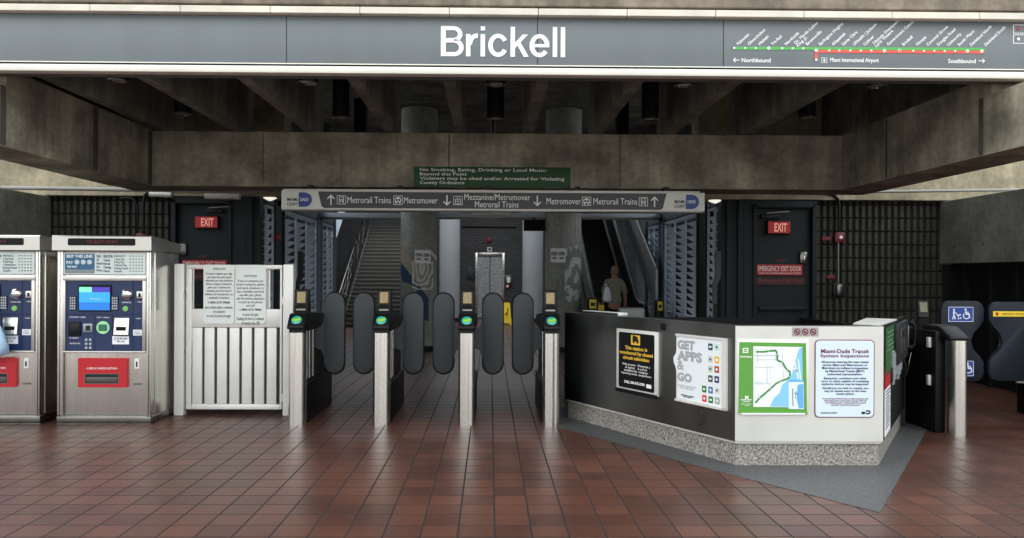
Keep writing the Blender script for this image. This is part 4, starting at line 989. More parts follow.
def wide_paddle(x0, x1, y, z0, z1, notch, parent, name='paddle'):
    """broad leaf with a rounded bite on the side given by notch"""
    w = x1 - x0; h = z1 - z0; r = 0.09; zc = (z0 + z1) / 2; nb = 0.15
    side = []
    R = []
    for cx, cz, a in ((x1 - r, z1 - r, 0), (x0 + r, z1 - r, PI / 2)): R += [(cx + r * math.cos(a + i * PI / 12), cz + r * math.sin(a + i * PI / 12)) for i in range(7)]
    def bite(xe, s):  # from top to bottom on the edge xe, biting inwards by s
        out = []
        for i in range(17):
            f = i / 16; z = zc + h * 0.26 - f * h * 0.52; out.append((xe + s * nb * (math.sin(PI * f) ** 1.4), z))
        return out
    if notch == 'L' or notch == 'B': R += bite(x0, 1)
    for cx, cz, a in ((x0 + r, z0 + r, PI), (x1 - r, z0 + r, 1.5 * PI)): R += [(cx + r * math.cos(a + i * PI / 12), cz + r * math.sin(a + i * PI / 12)) for i in range(7)]
    if notch == 'R' or notch == 'B': R += list(reversed(bite(x1, -1)))
    mb = MBn(); flat(mb, R, y + 0.05, 0.05)
    es = [e_ for e_ in mb.bm.edges if abs(e_.verts[0].co.y - e_.verts[1].co.y) < 1e-6]
    bmesh.ops.bevel(mb.bm, geom=es, offset=0.012, segments=2, profile=0.5, affect='EDGES')
    return mb.build(name, M_paddleb, parent, smooth=50)
ypd = 0.66
q0 = at(941.5, 301, 7.6 + ypd); q1 = at(984, 381.5, 7.6 + ypd)
pd = wide_paddle(q0.x - ag.x, q1.x - ag.x, ypd, q1.z, q0.z, 'R', t)
def plate(u0, u1, v0, v1, sym, parent):
    a = at(u0, v0, 7.6 + ypd); b = at(u1, v1, 7.6 + ypd); x0, x1, z0, z1 = a.x - ag.x, b.x - ag.x, b.z, a.z
    mb = MBn(); flat(mb, rrect(x0, x1, z0, z1, 0.015), ypd + 0.001, 0.006); o = mb.build('access_plate', M_blueD, parent)
    mb = MBn(); ring(mb, x0 + 0.004, x1 - 0.004, z0 + 0.004, z1 - 0.004, 0.004, ypd - 0.006)
    def chair(cx, cz, k):
        n = 16; y = ypd - 0.0055
        for i in range(n - 3):
            a0 = PI * 0.75 + 2 * PI * i / n; a1 = a0 + 2 * PI / n
            flat(mb, [(cx + k * .30 * math.cos(a0), cz - k * .12 + k * .30 * math.sin(a0)), (cx + k * .30 * math.cos(a1), cz - k * .12 + k * .30 * math.sin(a1)), (cx + k * .23 * math.cos(a1), cz - k * .12 + k * .23 * math.sin(a1)), (cx + k * .23 * math.cos(a0), cz - k * .12 + k * .23 * math.sin(a0))], y)
        flat(mb, disc_pts(cx - k * .08, cz + k * .42, k * .08, 10), y)
        bar(mb, (cx - k * .07, cz + k * .32), (cx - k * .03, cz), k * .09, y); bar(mb, (cx - k * .03, cz), (cx + k * .20, cz), k * .08, y - .0003); bar(mb, (cx + k * .19, cz), (cx + k * .30, cz - k * .32), k * .07, y - .0006); bar(mb, (cx - k * .05, cz + k * .18), (cx + k * .16, cz + k * .18), k * .06, y - .0009)
    cx, cz = (x0 + x1) / 2, (z0 + z1) / 2; h = z1 - z0
    if sym == 'both':
        chair(cx + (x1 - x0) * 0.22, cz, h * 0.75)
        px = cx - (x1 - x0) * 0.27; y = ypd - 0.0055; k = h
        flat(mb, disc_pts(px, cz + k * .30, k * .06, 10), y); bar(mb, (px, cz + k * .23), (px - k * .02, cz - k * .02), k * .10, y); bar(mb, (px, cz), (px - k * .09, cz - k * .33), k * .06, y); bar(mb, (px, cz), (px + k * .08, cz - k * .33), k * .06, y); bar(mb, (px, cz + k * .18), (px + k * .17, cz + k * .05), k * .045, y)
        bar(mb, (px + k * .17, cz + k * .05), (px + k * .30, cz - k * .18), k * .04, y); bar(mb, (px + k * .25, cz - k * .08), (px + k * .45, cz - k * .02), k * .07, y); flat(mb, disc_pts(px + k * .30, cz - k * .27, k * .05, 8), y); flat(mb, disc_pts(px + k * .44, cz - k * .25, k * .05, 8), y)
    else: chair(cx, cz, h * 0.75)
    mb.build('symbol', M_white, o)
plate(947.8, 973.2, 306.5, 322, 'both', pd); plate(963, 973.6, 360.5, 376.3, 'chair', pd)
MBn().box(-0.055, q0.x - ag.x + 0.1, ypd + 0.05, ypd + 0.08, 0.62, 0.80, 0.01).build('paddle_arm', M_dark, t)
# the far cabinet of the same gate, mostly outside the frame
fx = at(1030, 300, 8.3).x
t = thing('accessible_fare_gate', 'fare gate cut off by right edge with a yellow strip across its wide dark paddle', 'fare gate', (fx + 0.32, 7.6, 0))
MBn().box(-0.06, 0.08, 0.1, 1.3, 0.0, 0.98, 0.012).build('cabinet', M_black, t, smooth=40); MBn().cyl((0.0, 0, 0), (0.0, 0, 0.92), 0.088, seg=32).build('front_column', M_steel, t, smooth=40)
q0 = at(989.5, 302, 7.6 + ypd); lx = fx + 0.32
pd = wide_paddle(q0.x - lx, q0.x - lx + 0.60, ypd, at(1000, 381, 7.6 + ypd).z, q0.z, 'L', t)
MBn().box(q0.x - lx + 0.4, -0.05, ypd + 0.05, ypd + 0.08, 0.62, 0.80, 0.01).build('paddle_arm', M_dark, t)
a = at(993, 311.2, 7.6 + ypd); b = at(1026, 316.6, 7.6 + ypd)
ys = bx('yellow_strip', M_yellow, pd, a.x - lx, b.x - lx + 0.12, ypd - 0.005, ypd + 0.002, b.z, a.z)
mb = MBn(); flat(mb, disc_pts(a.x - lx + 0.04, (a.z + b.z) / 2, 0.018, 12), ypd - 0.005, 0.002); mb.build('strip_mark', M_red, ys)
text('EMERGENCY USE ONLY', 0.02, (a.x + b.x) / 2 - lx + 0.04, ypd - 0.006, (a.z + b.z) / 2, M_maroon, ys, 'CENTER', w=0.24, h=0.016)
a = at(1013, 379.5, 8.5); bx('latch', M_paper, t, a.x - lx, a.x - lx + 0.09, 0.82, 0.86, a.z - 0.03, a.z + 0.03, 0.004)
bx('latch_bracket', M_dark, t, a.x - lx + 0.09, -0.06, 0.82, 0.86, a.z - 0.03, a.z + 0.03)
MBn().prism([(-0.1, -0.075, 0.915), (-0.1, -0.085, 0.95), (-0.1, 0.10, 1.10), (-0.1, 0.36, 1.11), (-0.1, 0.36, 0.95), (-0.1, 0.1, 0.915)], (0.2, 0, 0)).build('top_shell', M_black, t)

# ================================================================== STATION BOOTH
ZT = 1.112
YB = 6.30
B0 = at(735.5, 325, YB); C0 = at(883.6, 326, YB)
A0 = at(564.8, 312, 8.50); D0 = Vector((4.20, 8.03, 0))
pA, pB, pC, pD = [Vector((p.x, p.y, 0)) for p in (A0, B0, C0, D0)]
BT = thing('station_booth', 'stainless steel station attendant booth on a speckled granite base', 'booth', (2.6, 8.0, 0))
bl = lambda p: Vector((p[0] - 2.6, p[1] - 8.0, 0))
def off(pts, d):
    """offset an open polyline to its left by d"""
    out = []
    for i, p in enumerate(pts):
        ns = []
        if i > 0: t = (pts[i] - pts[i - 1]).normalized(); ns.append(Vector((-t.y, t.x, 0)))
        if i < len(pts) - 1: t = (pts[i + 1] - pts[i]).normalized(); ns.append(Vector((-t.y, t.x, 0)))
        n = sum(ns, Vector((0, 0, 0))).normalized(); out.append(p + n * d / max(0.3, n.dot(ns[0])))
    return out
line = [bl(p) for p in (pA, pB, pC, pD)]
inn = off(line, 0.05)
def seg_panel(name, i, z0, z1, m, outer=None, inner=None, parent=BT, lift=0.0):
    o_, n_ = outer or line, inner or inn
    return MBn().prism([o_[i] + Vector((0, 0, z0)), o_[i + 1] + Vector((0, 0, z0)), n_[i + 1] + Vector((0, 0, z0)), n_[i] + Vector((0, 0, z0))], (0, 0, z1 - z0)).build(name, m, parent)
M_bside = mat('smudged stainless dark reflection tint', (128, 130, 129), 0.32, 1.0, var=0.16, scale=1.6, rvar=0.10, stretch=(1, 1, 0.5))  # same steel as the front, dark reflections put into the base colour
M_bfront = mat('satin stainless front sky reflection tint', (216, 217, 209), 0.42, 0.55, var=0.05, scale=2.2, rvar=0.06)  # same steel whitened, the bright sky reflection put into the colour
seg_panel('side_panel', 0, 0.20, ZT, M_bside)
seg_panel('front_panel', 1, 0.20, ZT, M_bfront)
seg_panel('phone_panel', 2, 0.20, ZT, M_black)
st_o = off(line, 0.035); st_i = off(line, 0.18)
mb = MBn()
for i in range(3):
    mb.prism([st_o[i], st_o[i + 1], st_i[i + 1], st_i[i]], (0, 0, 0.178))
mb.build('granite_base', M_granite, BT)
g_o = off(line, 0.02); g_i = off(line, 0.16); mb = MBn()
for i in range(3): mb.prism([g_o[i] + Vector((0, 0, 0.179)), g_o[i + 1] + Vector((0, 0, 0.179)), g_i[i + 1] + Vector((0, 0, 0.179)), g_i[i] + Vector((0, 0, 0.179))], (0, 0, 0.02))
mb.build('base_strip', M_cream, BT)
# ledges on top
l_i = off(line, 0.10); r_i = off(line, 0.26); mb = MBn()
for i in (0, 1): mb.prism([line[i] + Vector((0, 0, ZT)), line[i + 1] + Vector((0, 0, ZT)), l_i[i + 1] + Vector((0, 0, ZT)), l_i[i] + Vector((0, 0, ZT))], (0, 0, 0.006))
mb.build('top_ledge', M_bside, BT)
MBn().prism([line[2] + Vector((-0.03, 0.02, ZT)), line[2] + (line[3] - line[2]) * 0.55 + Vector((0, 0, ZT)), r_i[2] + (r_i[3] - r_i[2]) * 0.55 + Vector((0, 0, ZT)), r_i[2] + Vector((0.02, 0, ZT))], (0, 0, 0.012)).build('side_counter', M_steelw, BT)
# inner desk and back walls, all black
back = [bl(p) for p in (pA, Vector((0.95, 9.9, 0)), Vector((3.9, 9.9, 0)), Vector((3.9, 8.15, 0)), pD)]
bi = off(back, -0.05); mb = MBn()
for i in range(4): mb.prism([back[i], back[i + 1], bi[i + 1], bi[i]], (0, 0, 1.0 if i else 1.05))
mb.build('back_panel', M_black, BT)
d_i = off(line, 0.55); d_o = off(line, 0.06); mb = MBn()
for i in range(3): mb.prism([d_o[i] + Vector((0, 0, 0.74)), d_o[i + 1] + Vector((0, 0, 0.74)), d_i[i + 1] + Vector((0, 0, 0.74)), d_i[i] + Vector((0, 0, 0.74))], (0, 0, 0.04))
mb.build('desk', M_dark, BT)
# seams on the steel
def face(i):
    o = (pA, pB, pC)[i]; e_ = (pB, pC, pD)[i]; d = (e_ - o).normalized(); n = Vector((d.y, -d.x, 0))
    return o, d, n, math.atan2(d.y, d.x)
def fpt(i, u, v):
    o, d, n, a = face(i); p = on_plane(u, v, o, n); return (p - o).dot(d), p.z
def fthing(i, name, label, cat, s, z, out=0.0, group=None):
    o, d, n, a = face(i); p = o + d * s + n * out
    return thing(name, label, cat, (p.x, p.y, z), a, group)

# --- CCTV notice
s0, z1 = fpt(0, 618.3, 328.2); s1, z0 = fpt(0, 659.3, 397); cs, cz_ = (s0 + s1) / 2, (z0 + z1) / 2; w, h = (s1 - s0) / 2, (z1 - z0) / 2
T = fthing(0, 'framed_notice', 'black closed circuit television notice in a silver frame on the booth side', 'notice', cs, cz_)
mb = MBn(); mb.box(-w, w, -0.022, 0, -h, h, 0.004); mb.build('frame', M_steelw, T, smooth=40)
mb = MBn(); flat(mb, rrect(-w * 0.86, w * 0.86, -h * 0.90, h * 0.90, 0.02), -0.022, 0.003); sh = mb.build('notice_sheet', mat('gloss black sheet', (18, 18, 22), 0.15), T)
mb = MBn(); flat(mb, rrect(-w * 0.24, w * 0.20, h * 0.52, h * 0.84, 0.008), -0.0255, 0.001); em = mb.build('yellow_square', M_gold, sh)
mb = MBn(); bar(mb, (-w * 0.15, h * 0.75), (w * 0.08, h * 0.70), 0.05, -0.027); bar(mb, (-w * 0.10, h * 0.72), (-w * 0.10, h * 0.58), 0.025, -0.0273); bar(mb, (w * 0.05, h * 0.7), (w * 0.12, h * 0.6), 0.03, -0.0276); mb.build('camera_symbol', M_ink, em)
text('This station is\nmonitored by closed\ncircuit television', 0.05, 0, -0.0255, h * 0.25, M_gold, sh, 'CENTER', w=w * 1.6, h=h * 0.44, bold=0.0012)
text('Help protect   Denuncie a\nus against    la policia\nvandalism by  cualquier\nreporting crime  sospechoso', 0.03, 0, -0.0255, -h * 0.28, M_white, sh, 'CENTER', w=w * 1.45, h=h * 0.38)
text('CALL 305-375-2700', 0.03, -w * 0.08, -0.0255, -h * 0.70, M_white, sh, 'CENTER', w=w * 1.0, h=h * 0.09, bold=0.001)
mb = MBn(); flat(mb, rrect(w * 0.50, w * 0.74, -h * 0.78, -h * 0.66, 0.008), -0.0255, 0.001); mb.build('small_logo', M_white, sh)
bx('bottom_clip', M_black, T, -w, w, -0.034, -0.02, -h - 0.02, -h + 0.015, 0.003)

# --- GET APPS & GO poster
s0, z1 = fpt(0, 677.3, 333.6); s1, z0 = fpt(0, 728, 411); w, h = (s1 - s0) / 2, (z1 - z0) / 2
T = fthing(0, 'framed_poster', 'white GET APPS & GO poster in a clear frame on the booth side', 'poster', (s0 + s1) / 2, (z0 + z1) / 2)
mb = MBn(); mb.box(-w, w, -0.012, 0, -h, h, 0.003); mb.build('backing', M_steelw, T)
mb = MBn(); pts = [(-w * 0.95, h * 0.93), (-w * 0.97, h * 0.5), (-w * 1.0, h * 0.4), (-w * 1.10, h * 0.28), (-w * 1.08, h * 0.14), (-w * 1.0, 0.0), (-w * 0.93, -h * 0.2), (-w * 0.93, -h * 0.9), (w * 0.84, -h * 0.93), (w * 0.84, h * 0.93)]
flat(mb, pts, -0.014, 0.003); sh = mb.build('poster_sheet', M_paper, T)
mb = MBn(); mb.box(-w, w, -0.03, -0.008, -h, -h * 0.93, 0.003).box(w * 0.86, w, -0.03, -0.008, -h, h, 0.003).box(-w, w, -0.024, -0.008, h * 0.93, h, 0.003); mb.build('frame', M_steelw, T)
def px2(x, y): s, z = fpt(0, 610 + x / 5.977, 325 + y / 5.977); return s - (s0 + s1) / 2, z - (z0 + z1) / 2
M_gtext = mat('poster grey print', (186, 191, 193), 0.5)
for s_, xa, xb, ya, yb in (('GET', 414, 516, 86, 142), ('APPS', 412, 560, 148, 208), ('&', 412, 452, 208, 264), ('GO', 412, 500, 278, 332)):
    xl, zu = px2(xa, ya); xr, _ = px2(xb, yb); _, zd = px2(xa, yb)
    text(s_, 0.1, (xl + xr) / 2, -0.018, (zu + zd) / 2, M_gtext, sh, 'CENTER', w=xr - xl, h=zu - zd, bold=0.0018 if s_ == '&' else 0.0055, name='headline')
xl, zu = px2(420, 348); xr, zd = px2(520, 395)
text('Plan your next trip with\nthese free apps for bus,\nrail and bike share', 0.03, (xl + xr) / 2, -0.018, (zu + zd) / 2, M_gtext, sh, 'CENTER', w=xr - xl, h=(zu - zd) * 0.8)
xl, zu = px2(430, 405); xr, zd = px2(515, 448); text('MIAMI-DADE\nTRANSIT', 0.03, (xl + xr) / 2, -0.018, (zu + zd) / 2, M_ink, sh, 'CENTER', w=(xr - xl) * .9, h=(zu - zd) * 0.6, bold=0.001)
ICO = [(610, 130, (30, 92, 104)), (648, 132, (200, 226, 214)), (610, 205, (206, 212, 208)), (648, 208, (238, 190, 40)), (610, 262, (190, 214, 186)), (648, 265, (206, 74, 44)), (610, 320, (84, 92, 92)),
       (648, 325, (30, 52, 112)), (573, 382, (42, 146, 76)), (611, 388, (74, 140, 196)), (650, 390, (220, 224, 214)), (574, 438, (214, 54, 54)), (612, 446, (50, 134, 60)), (651, 452, (170, 196, 178))]
for k, (x, y, c_) in enumerate(ICO):
    cx, cz2 = px2(x, y); r = 0.026
    mb = MBn(); flat(mb, rrect(cx - r, cx + r, cz2 - r * 1.05, cz2 + r * 1.05, 0.007), -0.0175, 0.001)
    flat(mb, disc_pts(cx, cz2, r * 0.45, 10) if k % 2 else [(cx - r * .5, cz2 - r * .3), (cx + r * .5, cz2 - r * .3), (cx + r * .5, cz2 + r * .3), (cx - r * .5, cz2 + r * .3)], -0.019, 0.001, M_white if sum(c_) < 560 else M_inkb)
    mb.build('app_icon', mat('app colour %d' % k, c_, 0.4), sh)
s_, z_ = fpt(0, 663.5, 326.8); T = fthing(0, 'latch', 'small black latch at top edge of the booth side between its two posters', 'latch', s_, z_)
MBn().box(-0.035, 0.035, -0.012, 0, -0.03, 0.03, 0.006).build('plate', M_black, T); MBn().cyl((0, -0.012, 0), (0, -0.022, 0), 0.012, seg=14).build('knob', M_dark, T)

# --- front face: map, inspection notice, sticker
def fq(x, y): return fpt(1, 735 + x / 5.123, 320 + y / 5.123)
sa, za = fq(12, 98); sb, zb_ = fq(374, 484); mx_, mz_ = (sa + sb) / 2, (za + zb_) / 2; w, h = (sb - sa) / 2, (za - zb_) / 2
T = fthing(1, 'metro_map', 'green bordered metro rail map on the front of the booth', 'map', mx_, mz_)
bx('clear_holder', M_steelw, T, -w, w, -0.006, 0, -h, h, 0.002)
def L2(x, y): s, z = fq(x, y); return (s - mx_, z - mz_)
mb = MBn(); flat(mb, [L2(20, 112), L2(362, 118), L2(366, 458), L2(370, 482), L2(12, 476), L2(16, 456)], -0.006, 0.003); sh = mb.build('map_sheet', M_green2, T)
mb = MBn(); flat(mb, [L2(92, 134), L2(342, 138), L2(346, 446), L2(92, 444)], -0.009, 0.001); mp = mb.build('map_ground', mat('map paper', (226, 232, 232), 0.4), sh)
mb = MBn(); flat(mb, [L2(342, 139), L2(326, 145), L2(316, 175), L2(306, 210), L2(296, 250), L2(284, 290), L2(262, 312), L2(240, 330), L2(226, 372), L2(196, 400), L2(176, 442), L2(345, 445)], -0.0100, 0.0006); mb.build('map_water', M_water, mp)
mb = MBn()
for a_, b_ in (((322, 200), (336, 330)), ((290, 240), (318, 262)), ((296, 180), (322, 300))): bar(mb, L2(*a_), L2(*b_), 0.01, -0.0106, 0.0004)
mb.build('map_islands', mat('map paper', (226, 232, 232), 0.4), mp)
mb = MBn(); rr_ = random.Random(3)
for i in range(26):
    if i % 2: x = rr_.uniform(96, 270); y0 = rr_.uniform(140, 260); bar(mb, L2(x, y0), L2(x, y0 + rr_.uniform(40, 150) * (1 if x < 180 else 0.4)), 0.0016 + 0.002 * (i % 3 == 0), -0.0102, 0.0003)
    else: y = rr_.uniform(142, 400); bar(mb, L2(96, y), L2(min(260, 96 + rr_.uniform(60, 170) * (1 if y < 300 else 0.5)), y), 0.0016 + 0.002 * (i % 3 == 0), -0.0102, 0.0003)
mb.build('map_roads', mat('map road grey', (176, 182, 184), 0.5), mp)
RT = [(104, 162), (150, 162), (172, 158), (208, 156), (214, 176), (214, 206), (240, 214), (254, 240), (264, 256), (278, 262), (280, 290), (262, 302), (230, 312), (206, 326), (180, 350), (150, 376), (124, 398), (102, 424)]
mb = MBn()
for a_, b_ in zip(RT, RT[1:]): bar(mb, L2(*a_), L2(*b_), 0.014, -0.0112, 0.0005)
mb.build('map_rail_line', mat('rail line green', (70, 150, 50), 0.45), mp)
mb = MBn()
for (x, y) in RT[::2]: q = L2(x, y); flat(mb, disc_pts(q[0], q[1], 0.004, 8), -0.0118, 0.0004)
mb.build('map_station', M_white, mp)
mb = MBn(); flat(mb, [L2(272, 312), L2(348, 312), L2(350, 456), L2(272, 454)], -0.0114, 0.0008); ins = mb.build('inset_map', mat('inset paper', (216, 230, 240), 0.4), sh)
mb = MBn(); flat(mb, [L2(272, 306), L2(348, 306), L2(348, 316), L2(272, 316)], -0.0124, 0.0005); flat(mb, [L2(318, 330), L2(346, 326), L2(348, 450), L2(324, 452), L2(312, 400)], -0.0124, 0.0005); mb.build('inset_water', mat('inset blue', (100, 168, 226), 0.45), ins)
mb = MBn(); bar(mb, L2(292, 350), L2(294, 440), 0.006, -0.0126, 0.0004); bar(mb, L2(300, 372), L2(322, 380), 0.005, -0.0126, 0.0004); bar(mb, L2(310, 364), L2(306, 400), 0.004, -0.0127, 0.0004); mb.build('inset_line', M_green, ins)
q = L2(54, 188); text('METRORAIL', 0.03, q[0], -0.010, q[1], M_white, sh, 'CENTER', w=0.095, h=0.013, bold=0.0006)
mb = MBn(); q = L2(52, 160); ring(mb, q[0] - 0.022, q[0] + 0.022, q[1] - 0.012, q[1] + 0.026, 0.007, -0.009); mb.box(q[0] - 0.022, q[0] + 0.022, -0.011, -0.009, q[1] + 0.004, q[1] + 0.009); mb.build('train_symbol', M_white, sh)
q = L2(56, 412); text('MIAMI-DADE\nTRANSIT', 0.03, q[0], -0.010, q[1], M_white, sh, 'CENTER', w=0.085, h=0.024, bold=0.0006)
q = L2(56, 433); text('System map and station\nlocator guide', 0.03, q[0], -0.010, q[1], M_white, sh, 'CENTER', w=0.08, h=0.022)
q = L2(58, 396); text('M', 0.03, q[0], -0.010, q[1], M_white, sh, 'CENTER', w=0.026, h=0.024, bold=0.003)
bx('holder_lip', M_paper, T, -w * 0.88, w * 0.90, -0.016, -0.006, -h, -h + 0.012, 0.002)

sa, za = fq(408, 100); sb, zb_ = fq(712, 500); mx_, mz_ = (sa + sb) / 2, (za + zb_) / 2; w, h = (sb - sa) / 2, (za - zb_) / 2
T = fthing(1, 'inspection_notice', 'white System Inspections notice with maroon border on the booth front', 'notice', mx_, mz_)
mb = MBn(); flat(mb, rrect(-w, w, -h, h, 0.035), 0, 0.005); mb.build('border', M_maroon, T)
mb = MBn(); flat(mb, rrect(-w + 0.007, w - 0.007, -h + 0.007, h - 0.007, 0.03), -0.005, 0.002); sh = mb.build('notice_sheet', mat('bluish notice sheet', (206, 220, 232), 0.35), T)
def it(s_, x, ya, yb, xa, xb, m, bold=0.0, gap=1.0, al='CENTER'):
    a_ = L2(xa, ya); b_ = L2(xb, yb); text(s_, 0.03, (a_[0] + b_[0]) / 2 if al == 'CENTER' else a_[0], -0.008, (a_[1] + b_[1]) / 2, m, sh, al, w=b_[0] - a_[0], h=a_[1] - b_[1], bold=bold, gap=gap)
it('Miami-Dade Transit', 0, 148, 170, 438, 684, M_maroon, 0.0005); it('System Inspections', 0, 174, 196, 436, 684, M_maroon, 0.0005)
it('All persons entering the mass transit\nsystem (Metrorail, Metromover or\nMetrobus) are subject to inspection\nby Miami-Dade Transit (MDT)\nauthorized representatives.', 0, 208, 286, 440, 682, M_ink, 0.0003)
it('Backpacks, containers and other\ncarry on items capable of containing\nexplosive devices may be inspected.', 0, 292, 336, 440, 684, M_ink, 0.0003)
it('Should you not wish to comply, you\nmay be denied entry to the mass\ntransit system.', 0, 342, 386, 446, 680, M_ink, 0.0003)
it('Persons entering the Metrorail system are subject to inspection under\nfederal transportation security directives and chapter 30B of the\ncode. Refusing inspection or bringing prohibited items aboard\nmay result in removal from transit property.', 0, 398, 440, 446, 682, M_maroon)
it('MIAMI-DADE COUNTY', 0, 471, 479, 437, 522, M_ink)
mb = MBn(); a_ = L2(668, 461); b_ = L2(692, 482); r = (a_[1] - b_[1]) / 2; cz2 = (a_[1] + b_[1]) / 2
flat(mb, [(a_[0], cz2 + r), (a_[0], cz2 - r)] + [(b_[0] - r + r * math.cos(t_), cz2 + r * math.sin(t_)) for t_ in [(-PI / 2 + PI * i / 8) for i in range(9)]], -0.0075, 0.001)
a_ = L2(646, 469); b_ = L2(664, 481); mb.box(a_[0], b_[0], -0.0085, -0.0075, b_[1], a_[1]); mb.box(L2(670, 470)[0], L2(684, 470)[0], -0.0095, -0.0085, cz2 - 0.004, cz2 + 0.004, 0, M_paper); mb.build('county_logo', M_ink, sh)

sa, za = fq(292, 37); sb, zb_ = fq(428, 84); mx_, mz_ = (sa + sb) / 2, (za + zb_) / 2; w, h = (sb - sa) / 2, (za - zb_) / 2
T = fthing(1, 'prohibition_sticker', 'small grey sticker with three red prohibition rings at top of the booth front', 'sticker', mx_, mz_)
bx('sticker_base', mat('grey sticker film', (176, 170, 170), 0.4), T, -w, w, -0.002, 0, -h, h)
for k in range(3):
    cx = -w * 0.62 + k * w * 0.60
    mb = MBn(); o_, i_ = disc_pts(cx, 0, h * 0.74, 18), disc_pts(cx, 0, h * 0.50, 18)
    for j in range(18): flat(mb, [o_[j], o_[(j + 1) % 18], i_[(j + 1) % 18], i_[j]], -0.002, 0.001)
    bar(mb, (cx - h * 0.45, h * 0.45), (cx + h * 0.45, -h * 0.45), 0.008, -0.0022); mb.build('prohibition_ring', M_maroon, T)
    mb = MBn(); bar(mb, (cx - h * 0.3, -h * 0.1), (cx + h * 0.3, -h * 0.05), 0.01, -0.0018, 0.0008); mb.build('ring_symbol', M_ink, T)

# --- right face: phone set, posters
s0, z1 = fpt(2, 884.8, 327.5); s1, z0 = fpt(2, 894.5, 367)
T = fthing(2, 'side_poster', 'green poster on the phone side of the booth', 'poster', (s0 + s1) / 2, (z0 + z1) / 2)
w, h = (s1 - s0) / 2, (z1 - z0) / 2
bx('backing', M_dark, T, -w, w, -0.006, 0, -h, h); sh = bx('poster_sheet', mat('deep green print', (46, 104, 50), 0.4), T, -w * .94, w * .94, -0.008, -0.006, -h * .96, h * .96)
mb = MBn()
for k in range(5): mb.box(-w * .7, w * (.7 - .2 * (k % 3)), -0.009, -0.008, h * (.7 - .18 * k), h * (.76 - .18 * k))
mb.build('printed_line', mat('pale green print', (110, 150, 108), 0.5), sh)
s0, z1 = fpt(2, 884.6, 370); s1, z0 = fpt(2, 889.5, 429)
T = fthing(2, 'side_label', 'narrow red and white label below the green poster on the booth phone side', 'label', (s0 + s1) / 2, (z0 + z1) / 2)
w, h = (s1 - s0) / 2, (z1 - z0) / 2
bx('sheet', M_paper, T, -w, w, -0.006, 0, -h, h * 0.4); bx('red_head', M_red, T, -w, w, -0.006, 0, h * 0.42, h)
mb = MBn()
for k in range(12): mb.box(-w * .8, w * (.8 - .3 * (k % 3 == 2)), -0.0068, -0.006, h * (.30 - .10 * k), h * (.34 - .10 * k))
mb.build('printed_line', M_ink, T)
s0, z1 = fpt(2, 893, 324); s1, z0 = fpt(2, 902.5, 356); cs, cz_ = (s0 + s1) / 2, (z0 + z1) / 2
T = fthing(2, 'pay_telephone', 'black wall telephone with handset and metal cord on booth side', 'telephone', cs, cz_)
w, h = (s1 - s0) / 2, (z1 - z0) / 2
MBn().box(-w, w, -0.05, 0, -h, h, 0.02).build('housing', M_dark, T, smooth=45)
bx('face_plate', M_steeld, T, -w * .6, w * .6, -0.054, -0.048, -h * .5, h * .7, 0.004)
mb = MBn(); x = w * 1.5
mb.tube([(x, -0.035, h * .72), (x, -0.06, h * .80), (x, -0.09, h * .6), (x, -0.095, 0), (x, -0.09, -h * .45), (x, -0.06, -h * .65), (x, -0.035, -h * .58)], [0.028, 0.030, 0.018, 0.015, 0.018, 0.030, 0.028], 12); mb.build('handset', M_black, T, smooth=60)
bx('cradle', M_steeld, T, x - 0.03, x + 0.03, -0.04, 0.0, -h * .6, h * .6, 0.006)
mb = MBn(); pts = [(x - .02, -0.06, -h * .9)] + [(x - .02 - 0.45 * f, -0.05 + 0.02 * math.sin(PI * f), -h - 0.19 * math.sin(PI * f) ** 0.7) for f in [i / 14 for i in range(1, 14)]] + [(x - .5, -0.02, -h * 0.9)]
mb.tube(pts, 0.006, 8); mb.build('armoured_cord', M_steeld, T, smooth=60)
s0, z1 = fpt(2, 890, 350); s1, z0 = fpt(2, 900, 371)
T = fthing(2, 'pamphlet_holder', 'pale cluttered leaflet holder below the wall telephone', 'leaflet holder', (s0 + s1) / 2, (z0 + z1) / 2)
w, h = (s1 - s0) / 2, (z1 - z0) / 2
bx('holder', M_dark, T, -w, w, -0.02, 0, -h, -h * 0.1, 0.004)
mb = MBn()
for k in range(6): mb.box(-w * .9 + k * w * .3, -w * .9 + k * w * .3 + w * 0.2, -0.026, -0.008, -h * 1.2 + (k % 3) * 0.03, h * (0.9 - 0.2 * (k % 2)), 0.002)
mb.build('leaflets', mat('aged leaflet paper', (150, 156, 158), 0.6), T)

# --- chair in the booth
cp = at(631.5, 313, 9.0)
T = thing('office_chair', 'grey padded chair back showing just above the booth counter', 'chair', (cp.x, 9.0, 0))
MBn().box(-0.15, 0.15, -0.03, 0.05, 0.78, at(631, 307.6, 9).z, 0.03).build('backrest', mat('grey vinyl', (96, 100, 98), 0.5), T, smooth=50)
MBn().box(-0.22, 0.22, -0.0, 0.42, 0.46, 0.54, 0.03).build('seat', M_dark, T, smooth=50)
MBn().box(-0.03, 0.03, -0.05, -0.02, 0.48, 0.9, 0.006).build('back_stem', M_black, T)
MBn().cyl((0, 0.2, 0.09), (0, 0.2, 0.47), 0.03, seg=14).build('column', M_black, T)
for k in range(5):
    a = 2 * PI * k / 5; MBn().tube([(0, 0.2, 0.1), (0.25 * math.cos(a), 0.2 + 0.25 * math.sin(a), 0.045)], [0.025, 0.018], 8).cyl((0.25 * math.cos(a), 0.19 + 0.25 * math.sin(a), 0.025), (0.25 * math.cos(a), 0.21 + 0.25 * math.sin(a), 0.025), 0.025, seg=12).build('leg', M_black, T)
